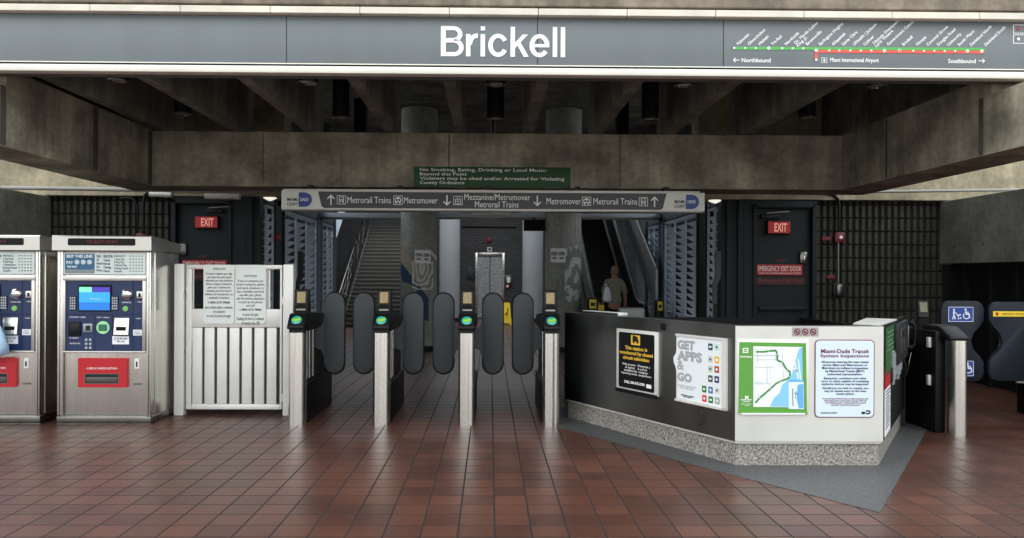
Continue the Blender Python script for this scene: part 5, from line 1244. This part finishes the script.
# pale strip lying on the left end of the counter
o_, d_, n_, a_ = face(0); sa, _z = fpt(0, 577, 313); sb, _z = fpt(0, 613, 315)
T = fthing(0, 'counter_tray', 'long pale tray lying on the left end of the booth counter', 'tray', (sa + sb) / 2, ZT + 0.006, -0.12)
MBn().box(-(sb - sa) / 2, (sb - sa) / 2, -0.06, 0.06, 0.0, 0.028, 0.006).build('tray', M_steelw, T, smooth=40); bx('tray_lip', M_steeld, T, -(sb - sa) / 2, (sb - sa) / 2, -0.066, -0.06, 0.004, 0.024)

from mathutils import noise as mnoise

# ================================================================== FAR HALL
# ---- round painted pillars
def mural_l(s, v):
    if v < 238 + 6 * math.sin(s * 5): return 0
    if 250 < v < 290 and s > 0.36:
        d = math.hypot((s - 0.62) * 34, (v - 268) * 0.6) + 4 * mnoise.noise(Vector((s * 4, v * 0.08, 1)))
        if v > 262 and int(d / 2.2) % 2 == 0 and d < 15 and s < 0.92: return 3
    b0 = 262 + 46 * s ** 1.1; b1 = 276 + 62 * s
    if s < 0.80 and b0 < v < b1 and math.hypot((s - 0.12) * 35, v - 297) > 14: return 2
    if math.hypot((s - 0.12) * 35, v - 297) <= 14: return 4
    if 236 + 62 * s ** 0.8 - 2 < v < b0 and s < 0.75: return 1
    if s < 0.75 and v >= b1: return 4 if (v < b1 + 14) else 0
    if abs(v - (262 + 10 * math.sin(s * 6))) < 2.0 and s > 0.15: return 3
    return 0
def mural_r(s, v):
    if s < 0.28: return 0
    if v < 216 + 40 * max(0, 1 - s) * 0.5: return 0
    if 218 < v < 252 - 8 * s and s > 0.30 and v > 236 - 26 * s: return 5 if int(s * 16) % 2 else 0
    top = 262 - 24 * s
    if v > top and s > 0.50 and v < 302:
        k = mnoise.noise(Vector((s * 7.0, v * 0.10, 0.3))) + 0.5 * mnoise.noise(Vector((s * 16.0, v * 0.25, 4.0)))
        return 3 if k > 0.12 else (4 if k > -0.22 else 0)
    if v > 285 and abs(s - 0.62 - (v - 285) * 0.004) < 0.05: return 1
    return 0
def pillar(u, label, fn):
    p = at(u, 276, 16.2); r = 0.365; t = thing('painted_pillar', label, 'pillar', (p.x, 16.2, 0), 0, 'painted round pillars')
    mb = MBn(); bm = mb.bm
    angs = [PI + PI * k / 110 for k in range(110)] + [PI * k / 20 for k in range(20)]
    zs = [0.0] + [0.6 + 0.02 * k for k in range(106)] + [3.2, 4.85]; rings = []; seg = len(angs)
    for z in zs: rings.append([bm.verts.new((r * math.cos(a), r * math.sin(a), z)) for a in angs])
    cols = [M_pier, mat('mural tan', (190, 180, 158), 0.8), mat('mural deep blue', (40, 82, 116), 0.7), mat('mural pale grey', (214, 218, 212), 0.8), mat('mural grey green', (158, 168, 164), 0.8), mat('mural stripe grey', (186, 188, 184), 0.8)]
    for j in range(len(zs) - 1):
        for k in range(seg):
            k2 = (k + 1) % seg
            f = bm.faces.new((rings[j][k], rings[j][k2], rings[j + 1][k2], rings[j + 1][k]))
            a = angs[k] + 0.01; z = (zs[j] + zs[j + 1]) / 2
            s = (1 + math.cos(a)) / 2
            if a > PI and 0 < j < len(zs) - 3: f.material_index = fn(s, 276 - (z - 1.5) * 800 / 15.9)
    mb.mats = [None] + cols[1:]
    o = mb.build('shaft', M_pier, t, smooth=40)
    MBn().lathe([(r + 0.03, 0.0), (r + 0.03, 0.08), (r + 0.002, 0.1)], seg=48).build('base_ring', M_dark, t, smooth=40)
    return t
pillar(418.8, 'round grey pillar with a blue wave mural left of the lift', mural_l)
pillar(563, 'round grey pillar with a pale fish scale mural beside the escalator', mural_r)
def pillar_sign(u0, u1, v0, v1, label, tilt):
    y = 15.80; a = at(u0, v0, y); b = at(u1, v1, y); w, h = (b.x - a.x) / 2, (a.z - b.z) / 2
    t = thing('pictogram_sign', label, 'sign', ((a.x + b.x) / 2, y, (a.z + b.z) / 2), 0)
    R_ = Matrix.Rotation(tilt, 4, 'Y')
    o = MBn().box(-w, w, 0, 0.04, -h, h, 0.004, mx=R_).build('plate', mat('pale grey sign plate', (250, 250, 248), 0.4), t)
    for k in (-1, 1):
        cx = k * w * 0.48
        mb = MBn()
        for q in (-0.33, 0.33):
            o_, i_ = disc_pts(cx + q * w * 0.55, h * 0.25, h * 0.26, 12), disc_pts(cx + q * w * 0.55, h * 0.25, h * 0.17, 12)
            for j in range(12): flat(mb, [o_[j], o_[(j + 1) % 12], i_[(j + 1) % 12], i_[j]], -0.002, 0.002)
            bar(mb, (cx + q * w * 0.55 - h * .18, h * .43), (cx + q * w * 0.55 + h * .18, h * .07), 0.012, -0.003)
        mb.box(cx - w * 0.3, cx + w * 0.3, -0.004, -0.002, -h * 0.50, -h * 0.38); mb.box(cx - w * 0.22, cx + w * 0.22, -0.004, -0.002, -h * 0.30, -h * 0.20)
        mb.bm.transform(R_); mb.build('pictogram', M_ink, t)
    return t
pillar_sign(414.6, 430.6, 250, 263.3, 'grey pictogram plate on the blue wave mural pillar', 0.03)
pillar_sign(550.6, 565.6, 248.2, 262.6, 'grey pictogram plate on the fish scale mural pillar', 0.0)
# ---- grille header bars between the pillars
for u0, u1, lab in ((300, 402, 'slate blue overhead bar left of the blue wave pillar'), (436.8, 545.5, 'slate blue overhead bar between the two painted pillars'), (580.5, 660, 'slate blue overhead bar over the escalator')):
    a, b = at(u0, 212.8, 16.2), at(u1, 218.2, 16.2)
    x0, x1 = max(a.x, PL + 0.004), min(b.x, PR - 0.004)
    t = thing('grille_track', lab, 'overhead bar', ((x0 + x1) / 2, 16.2, b.z), 0, 'overhead grille bars')
    hw = (x1 - x0) / 2
    MBn().box(-hw, hw, -0.10, 0.10, 0, a.z - b.z, 0.008).build('housing', mat('lit slate track paint', (196, 208, 220), 0.5), t, smooth=40)  # slate blue lightened, light on the bars put into the paint colour
    MBn().box(-hw, hw, -0.03, 0.03, -0.035, 0.0, 0.004).build('slat_edge', M_steeld, t)
    if u0 == 436.8: MBn().box(-hw * 0.35, hw * 0.35, -0.14, -0.1, 0.05, 0.15, 0.006).build('motor_box', M_signl, t)
a, b = at(523.7, 219.8, 16.05), at(545, 231, 16.05)
t = thing('hanging_display', 'black display box hanging under the overhead bar at the right white column', 'display', ((a.x + b.x) / 2, 16.05, b.z))
MBn().box(-(b.x - a.x) / 2, (b.x - a.x) / 2, -0.03, 0.05, 0, a.z - b.z, 0.006).build('case', M_blackm, t); MBn().box(-0.02, 0.02, 0.02, 0.05, a.z - b.z, a.z - b.z + 0.05).build('bracket', M_dark, t)
# ---- white columns
for u, lab in ((449.6, 'tall pale blue grey round column left of the lift'), (532.6, 'tall pale blue grey round column right of the lift')):
    p = at(u, 276, 26.2); t = thing('round_column', lab, 'column', (p.x, 26.2, 0), 0, 'pale round columns by the lift')
    MBn().cyl((0, 0, 0), (0, 0, 4.59), 0.335, seg=48).build('shaft', mat('pale blue grey column paint', (170, 174, 176), 0.6, var=0.05, scale=2), t, smooth=40)
    MBn().lathe([(0.36, 0), (0.36, 0.12), (0.34, 0.14)], seg=48).build('base_ring', M_dark, t, smooth=40)
# ---- lift
YE = 28.5
a, b = at(475.2, 252.7, YE), at(504.8, 276, YE); cx = (a.x + b.x) / 2
t = thing('lift_door', 'patterned steel lift doors in the dark tiled wall', 'lift', (cx, YE, 0)); w = (b.x - a.x) / 2; zt2 = a.z
mb = MBn(); mb.box(-w, -w + 0.09, -0.08, 0.02, 0, zt2, 0.01).box(w - 0.09, w, -0.08, 0.02, 0, zt2, 0.01).box(-w + 0.09, w - 0.09, -0.08, 0.02, zt2 - 0.12, zt2, 0.006); mb.build('frame', M_steel, t, smooth=40)
for s in (-1, 1): MBn().box(0.006 if s > 0 else -w + 0.09, w - 0.09 if s > 0 else -0.006, -0.03, 0.01, 0.02, zt2 - 0.12, 0.003).build('door_leaf', M_elev, t)
bx('sill', M_dark, t, -w, w, -0.1, 0.0, 0, 0.02)
bx('door_seam', M_blackm, t, -0.014, 0.014, -0.036, -0.03, 0.02, zt2 - 0.12)
def wallbox(name, u0, u1, v0, v1, m, label, cat, y=YE, d=0.08, sub=None):
    a, b = at(u0, v0, y), at(u1, v1, y); t = thing(name, label, cat, ((a.x + b.x) / 2, y, (a.z + b.z) / 2)); w, h = (b.x - a.x) / 2, (a.z - b.z) / 2
    MBn().box(-w, w, -d, 0.01, -h, h, 0.01).build('case', m, t, smooth=40)
    if sub: bx(sub[0], sub[1], t, -w * .55, w * .55, -d - 0.01, -d, -h * .5, h * .6, 0.004)
    return t
wallbox('lift_call_panel', 505.3, 511.8, 275.5, 285, M_steeld, 'grey call panel on the tiled wall right of the lift', 'call panel', sub=('button_plate', M_paper))
wallbox('wall_cabinet', 467, 474, 267, 278.5, mat('dark blue grey cabinet', (58, 66, 78), 0.5), 'dark blue grey cabinet on the tiled wall left of the lift', 'cabinet', sub=('cover', mat('cabinet cover', (72, 82, 96), 0.5)))
wallbox('lift_sign', 487.3, 492, 247.3, 251.5, M_signl, 'small pale plate directly above the lift doors', 'sign', d=0.03, sub=('symbol', M_ink))
wallbox('alarm_strobe', 487, 491, 237.4, 242.8, mat('dark red enamel', (120, 20, 26), 0.4), 'red alarm strobe high above the lift', 'alarm', sub=('lens', M_red))
wallbox('alarm_bell', 505.8, 509.2, 284.8, 288, M_red, 'small red call point below the lift call panel', 'alarm', sub=('button', M_white))
o = MBn().tube([tuple(at(462, 226.6, YE - 0.05)), tuple(at(516, 227.2, YE - 0.05))], 0.025, 8).build('conduit', M_dark, smooth=60); tag(o, 'dark conduit running level on the tiled wall high above the lift', 'conduit')
# ---- yellow wet floor sign
p = at(506, 321.7, 24.6); t = thing('wet_floor_sign', 'yellow folding wet floor sign standing near the lift', 'floor sign', (p.x + 0.02, 24.8, 0), 0.0)
for s in (-1, 1):
    mb = MBn().prism([(-0.15, s * 0.22, 0.0), (-0.10, s * 0.22, 0.0), (-0.09, s * 0.2, 0.05), (0.09, s * 0.2, 0.05), (0.10, s * 0.22, 0.0), (0.15, s * 0.22, 0.0), (0.10, s * 0.015, 0.66), (-0.10, s * 0.015, 0.66)], (0, s * 0.015, 0)); mb.build('panel', M_yellow, t)
mb = MBn(); bar(mb, (-0.05, 0.30), (0.05, 0.42), 0.03, -0.19); bar(mb, (0.04, 0.28), (-0.03, 0.36), 0.025, -0.19); flat(mb, disc_pts(0.03, 0.47, 0.025, 10), -0.19); mb.build('warning_mark', M_ink, t)
bx('hinge', M_yellow, t, -0.07, 0.07, -0.02, 0.02, 0.65, 0.68)
# ---- stairs
t = thing('staircase', 'dark stone staircase rising behind the left fare gates', 'stairs', (-3.4, 23.0, 0))
rise, tread, n = 0.125, 0.216, 32
x0, x1 = -0.82, 0.9
for i in range(n):
    mb = MBn().box(x0, x1, i * tread, i * tread + tread + 0.02, max(0, (i - 1) * rise), (i + 1) * rise - 0.012)
    o = mb.build('step', M_treads, t)
    MBn().box(x0, x1, i * tread - 0.02, i * tread + 0.03, (i + 1) * rise - 0.03, (i + 1) * rise, 0.003).build('nosing', mat('lighter step edge', (116, 112, 104), 0.6), o)  # lighter strip along each step edge
sl = rise / tread
for s, xx in ((-1, x0 - 0.06), (1, x1 + 0.01)):
    mb = MBn(); pts = [(0.0, 0)]
    pts = [(xx, -0.05, 0.0)]
    for i in range(n): pts += [(xx, i * tread - 0.05, (i + 1) * rise + 0.03), (xx, (i + 1) * tread - 0.05, (i + 1) * rise + 0.03)]
    pts += [(xx, n * tread, (n - 2) * rise)]
    if s < 0: pts += [(xx, 0.6, 0.0)]
    else: pts += [(xx, 0.6, 0.0)]
    mb.prism(pts, (0.05, 0, 0)); mb.build('stringer', mat('stair stringer grey', (122, 122, 118), 0.7), t)
rl = MBn(); xr = x0 - 0.10
for h_ in (0.92, 0.62, 0.34): rl.tube([(xr, -0.1, h_), (xr, 6.8, 6.8 * sl + h_)], 0.022 if h_ > 0.9 else 0.012, 8)
rl.build('handrail', M_steeld, t, smooth=60)
for i in range(14):
    y = 0.1 + i * 0.5; z = y * sl
    MBn().tube([(xr, y, z - 0.05), (xr, y, z + 0.92)], 0.014, 6).tube([(xr, y, z + 0.05), (xr, y + 0.48, z + 0.48 * sl + 0.88)], 0.009, 6).tube([(xr, y + 0.48, z + 0.48 * sl + 0.05), (xr, y, z + 0.88)], 0.009, 6).build('baluster', M_steeld, t, smooth=60)
# sloping pale side panels left of the stairs
def sloped_panel(x, y0, z0, L_, hgt, sl_, m, label):
    t = thing('sloping_side_panel', label, 'side panel', (x, y0, 0), 0)
    MBn().prism([(0, 0, z0), (0, L_, z0 + L_ * sl_), (0, L_, z0 + L_ * sl_ + hgt), (0, 0, z0 + hgt)], (0.05, 0, 0)).build('panel', m, t)
    MBn().tube([(0.025, 0, z0 + hgt + 0.03), (0.025, L_, z0 + L_ * sl_ + hgt + 0.03)], 0.03, 8).build('cap_rail', M_steeld, t, smooth=60)
    MBn().box(0, 0.05, 0.0, 0.2, 0, z0 + 0.1).build('foot', m, t)
    return t
sloped_panel(-4.75, 21.0, 0.45, 6.2, 0.55, 0.62, M_louv, 'pale sloping side panel left of the staircase railing')
sloped_panel(-4.35, 18.2, 0.2, 2.2, 0.55, 0.55, M_louv, 'short pale sloping panel beside left louvre screens')
# ---- escalator
t = thing('escalator', 'dark escalator rising away behind the booth', 'escalator', (2.46, 15.4, 0))
xa, xb = -0.36, 0.36; sl = 0.577; n = 30; tr = 0.30
for i in range(n):
    z = i * tr * sl
    mb = MBn().box(xa, xb, i * tr, i * tr + tr, max(0, z - 0.15), z + 0.16)
    for k in range(9): mb.box(xa + 0.04 + k * 0.075, xa + 0.06 + k * 0.075, i * tr - 0.004, i * tr + tr, z + 0.02, z + 0.166)
    mb.build('step', mat('dark escalator step', (38, 40, 42), 0.5, 0.5), t)
Lr = n * tr
for s, x in ((-1, xa - 0.12), (1, xb + 0.02)):
    mb = MBn().prism([(x, -0.55, 0), (x, 0.1, 0), (x, Lr, Lr * sl - 0.2), (x, Lr, Lr * sl + 0.22), (x, 0.0, 0.28), (x, -0.55, 0.25)], (0.10, 0, 0)); mb.build('skirt', M_dark, t)
    MBn().tube([(x + (0.0 if s > 0 else 0.10), 0.0, 0.285), (x + (0.0 if s > 0 else 0.10), Lr, Lr * sl + 0.225)], 0.010, 6).build('skirt_trim', mat('dull trim', (96, 94, 88), 0.5, 0.3), t)
    mb = MBn().prism([(x + 0.035, -0.35, 0.26), (x + 0.035, 0.0, 0.29), (x + 0.035, Lr, Lr * sl + 0.23), (x + 0.035, Lr, Lr * sl + 0.95), (x + 0.035, 0.2, 1.03), (x + 0.035, -0.45, 0.98)], (0.025, 0, 0)); mb.build('balustrade', mat('grey balustrade panel', (64, 68, 72), 0.35, 0.3, var=0.15, scale=2), t)
    xc = x + 0.05
    pts = [(xc, -0.35, 0.30)] + [(xc, -0.42 - 0.35 * math.sin(PI * f / 12), 0.64 - 0.34 * math.cos(PI * f / 12)) for f in range(1, 12)] + [(xc, -0.42, 0.98), (xc, -0.1, 0.985), (xc, 0.25, 1.06), (xc, Lr, Lr * sl + 0.97)]
    MBn().tube(pts, 0.042, 10).build('handrail', M_black, t, smooth=60)
    if s < 0: bx('caution_label', M_yellow, t, x - 0.01, x + 0.11, -0.79, -0.765, 0.78, 0.98, 0.004)
for px_, lab in ((598, 'dark newel box with yellow caution sticker at the left foot of the escalator'), (660.3, 'black post with yellow caution sticker right of the escalator')):
    Y_ = 14.3; q = at(px_, 276, Y_); w_ = 0.07 if px_ > 620 else 0.10; zt3 = at(px_, 299.5 if px_ > 620 else 297.5, Y_).z
    tt = thing('caution_post', lab, 'post', (q.x + (0.0 if px_ > 620 else -0.09), Y_, 0), 0)
    MBn().box(-w_, w_, 0, 0.18, 0, zt3, 0.035).build('body', M_black, tt, smooth=50)
    bx('caution_sticker', M_yellow, tt, -w_ * .62, w_ * .62, -0.008, 0.0, zt3 - 0.20, zt3 - 0.035, 0.003)
    bx('sticker_print', M_ink, tt, -w_ * .4, w_ * .4, -0.010, -0.007, zt3 - 0.15, zt3 - 0.09)
sloped_panel(3.28, 15.8, 0.85, 3.6, 0.8, 0.5, mat('pale grey sheet', (190, 194, 196), 0.4, 0.6, var=0.25, scale=5, stretch=(1, 1, 0.3)), 'pale grey sloping wall panel right of the escalator')
# ---- grey bent metal arms on the door surround posts
for u_, lab, s in ((717.5, 'grey bent metal arm on the dark post right of the booth louvres', 1), (300, 'dark bent metal arm standing behind the leftmost fare gate', -1)):
    Y_ = 11.86 if s > 0 else 12.6; q = at(u_, 276, Y_); tt = thing('bent_arm', lab, 'metal arm', (q.x, Y_, 0))
    z1, z2, z3, z4 = at(u_, 251, Y_).z, at(u_, 277, Y_).z, at(u_, 286, Y_).z, at(u_, 304, Y_).z
    mb = MBn(); flat(mb, [(-0.035, z1), (0.045, z1), (0.045, z2), (-0.01, z3), (-0.01, z4), (-0.07, z4), (-0.07, z3 + 0.02), (-0.035, z2 + 0.02)], 0.03, 0.05); mb.build('arm', mat('dull grey arm paint', (72, 76, 78), 0.6) if s > 0 else M_dark, tt)
    bx('mount', M_dark, tt, -0.03, 0.05, 0.03, 0.08 if s > 0 else 0.06, z1 - 0.12, z1 - 0.04, 0.004)
    bx('stand', M_black, tt, -0.06, 0.0, -0.01, 0.03, 0.0, z4, 0.004)
# ---- blue grey posts beyond the left louvres
for k, (x, y) in enumerate(((-4.9, 19.5), (-4.95, 22.0))):
    o = MBn().box(-0.12, 0.12, -0.12, 0.12, 0, 4.84 if y < 20.6 else 5.5, 0.01).build('steel_post', M_blue, None, loc=(x, y, 0)); tag(o, 'slate blue steel post left of the stairs, the %s one' % ('nearer' if k == 0 else 'farther'), 'post')

# ================================================================== PERSON
def skin_body(name, verts, edges, radii, m, parent, sub=2, root=0, sx=None):
    me = bpy.data.meshes.new(name); me.from_pydata(verts, edges, []); o = bpy.data.objects.new(name, me); COL.objects.link(o)
    md = o.modifiers.new('skin', 'SKIN'); md.use_smooth_shade = True
    for i, r in enumerate(radii):
        sv = me.skin_vertices[0].data[i]; sv.radius = r if isinstance(r, tuple) else (r, r); sv.use_root = (i == root)
    ss = o.modifiers.new('sub', 'SUBSURF'); ss.levels = sub; ss.render_levels = sub
    dg = bpy.context.evaluated_depsgraph_get(); nm = bpy.data.meshes.new_from_object(o.evaluated_get(dg))
    o.modifiers.clear(); old = o.data; o.data = nm; bpy.data.meshes.remove(old)
    nm.materials.clear(); nm.materials.append(m); o.name = name
    for p_ in nm.polygons: p_.use_smooth = True
    if parent: o.parent = parent
    return o
pp = at(614.5, 276, 14.95)
T = thing('person', 'person in olive grey shirt and black trousers walking to the escalator, seen from behind', 'person', (pp.x, 14.95, 0), 0.0)
V = [(0, 0, 0.95), (0, 0.01, 1.12), (0, 0.015, 1.30), (0, 0.01, 1.42), (0, 0.015, 1.50), (0, 0.02, 1.56), (0, 0.025, 1.635), (0, 0.02, 1.68),
     (-0.15, 0.01, 1.40), (-0.215, 0.0, 1.30), (-0.255, 0.02, 1.10), (-0.255, 0.07, 0.90), (-0.255, 0.085, 0.85),
     (0.15, 0.01, 1.40), (0.215, 0.0, 1.30), (0.255, 0.02, 1.10), (0.255, 0.06, 0.88), (0.255, 0.075, 0.83),
     (-0.09, 0, 0.88), (-0.10, 0.06, 0.50), (-0.10, 0.0, 0.10), (-0.10, 0.10, 0.04), (0.09, 0, 0.88), (0.10, -0.02, 0.50), (0.10, -0.12, 0.12), (0.10, -0.04, 0.04)]
E = [(0, 1), (1, 2), (2, 3), (3, 4), (4, 5), (5, 6), (6, 7), (3, 8), (8, 9), (9, 10), (10, 11), (11, 12), (3, 13), (13, 14), (14, 15), (15, 16), (16, 17), (0, 18), (18, 19), (19, 20), (20, 21), (0, 22), (22, 23), (23, 24), (24, 25)]
R = [(0.15, 0.11), (0.135, 0.10), (0.15, 0.105), (0.12, 0.085), 0.058, 0.066, 0.086, 0.060, 0.065, 0.055, 0.043, 0.033, 0.030, 0.065, 0.055, 0.043, 0.033, 0.030, 0.09, 0.062, 0.042, 0.04, 0.09, 0.062, 0.042, 0.04]
body = skin_body('body', V, E, R, M_skin, T)
for s in (-1, 1):   # ears
    MBn().lathe([(0.0, 0.012), (0.018, 0.006), (0.022, 0), (0.016, -0.006), (0.0, -0.008)], seg=12, sy=0.7).build('ear', M_skin, body, smooth=60, loc=(s * 0.082, 0.02, 1.60), rot=(0, s * PI / 2, 0))
for s in (-1, 1):   # hands with five fingers
    hv = [(0, 0, 0), (0, 0.004, -0.045)]; he = [(0, 1)]; hr = [(0.022, 0.014), (0.036, 0.014)]
    for k, (fx_, L_) in enumerate(((-0.027, 0.055), (-0.009, 0.066), (0.009, 0.062), (0.026, 0.048))):
        b = len(hv); hv += [(fx_, 0.004, -0.075), (fx_ * 1.05, 0.016, -0.08 - L_ * 0.5), (fx_, 0.034, -0.08 - L_ * 0.85)]; he += [(1, b), (b, b + 1), (b + 1, b + 2)]; hr += [0.010, 0.009, 0.008]
    b = len(hv); hv += [(-s * 0.04, 0.012, -0.03), (-s * 0.052, 0.022, -0.06)]; he += [(0, b), (b, b + 1)]; hr += [0.011, 0.009]
    o = skin_body('hand', hv, he, hr, M_skin, body, 1); o.location = (s * 0.255, 0.085 if s < 0 else 0.075, 0.845 if s < 0 else 0.825); o.rotation_euler = (0, 0, s * 0.9)
SV = [(0, 0, 0.99), (0, 0.0, 1.06), (0, 0.01, 1.15), (0, 0.015, 1.30), (0, 0.012, 1.43), (0, 0.012, 1.475), (-0.16, 0.01, 1.405), (-0.225, 0.0, 1.29), (-0.252, 0.012, 1.15), (0.16, 0.01, 1.405), (0.225, 0.0, 1.29), (0.252, 0.012, 1.15)]
SE = [(0, 1), (1, 2), (2, 3), (3, 4), (4, 5), (4, 6), (6, 7), (7, 8), (4, 9), (9, 10), (10, 11)]
SR = [(0.195, 0.15), (0.19, 0.14), (0.175, 0.13), (0.18, 0.125), (0.13, 0.10), 0.068, 0.085, 0.080, 0.078, 0.085, 0.080, 0.078]
shirt = skin_body('shirt', SV, SE, SR, M_shirt, T)
for v in shirt.data.vertices:
    v.co.x += 0.006 * math.sin(v.co.z * 40 + v.co.x * 12); v.co.y += 0.008 * math.sin(v.co.x * 38 + v.co.z * 9)
TV = [(0, 0, 1.04), (-0.095, 0, 0.84), (-0.105, 0.055, 0.50), (-0.10, 0.0, 0.12), (0.095, 0, 0.84), (0.105, -0.015, 0.50), (0.10, -0.11, 0.14)]
skin_body('trousers', TV, [(0, 1), (1, 2), (2, 3), (0, 4), (4, 5), (5, 6)], [(0.175, 0.13), 0.11, 0.085, 0.075, 0.11, 0.085, 0.075], M_trouser, T)
hd = MBn().lathe([(0.0, 0.095), (0.045, 0.088), (0.074, 0.06), (0.088, 0.015), (0.088, -0.03), (0.07, -0.055), (0.0, -0.06)], seg=24, sy=1.08).build('hair', M_hair, T, smooth=60, loc=(0, 0.0, 1.635)); hd.rotation_euler = (0.25, 0, 0)
for s in (-1, 1): MBn().box(-0.045, 0.045, -0.10, 0.17, 0.0, 0.075, 0.03).build('shoe', M_black, T, smooth=60, loc=(s * 0.10, 0.03 if s < 0 else -0.08, 0))
T2 = thing('carrier_bag', 'white carrier bag held by the person walking to the escalator', 'bag', (pp.x - 0.17, 14.71, 1.03))
bm = MBn(); bm.lathe([(0.0, 0.0), (0.07, 0.01), (0.10, 0.06), (0.10, 0.18), (0.075, 0.32), (0.04, 0.40), (0.0, 0.41)], seg=28, sx=0.85, sy=0.4)
for v in bm.bm.verts:
    a = math.atan2(v.co.y, v.co.x); k = 1 + 0.08 * math.sin(6 * a + v.co.z * 20); v.co.x *= k; v.co.y *= k
bm.build('sack', M_bag, T2, smooth=60); MBn().tube([(0, 0, 0.39), (-0.03, 0.0, 0.47), (-0.06, 0.07, 0.50), (-0.02, 0.08, 0.46), (0, 0, 0.39)], 0.007, 6).build('handle', M_bag, T2)

T.scale = (0.80, 0.88, 0.985)
T2.scale = (0.85, 0.85, 0.68)
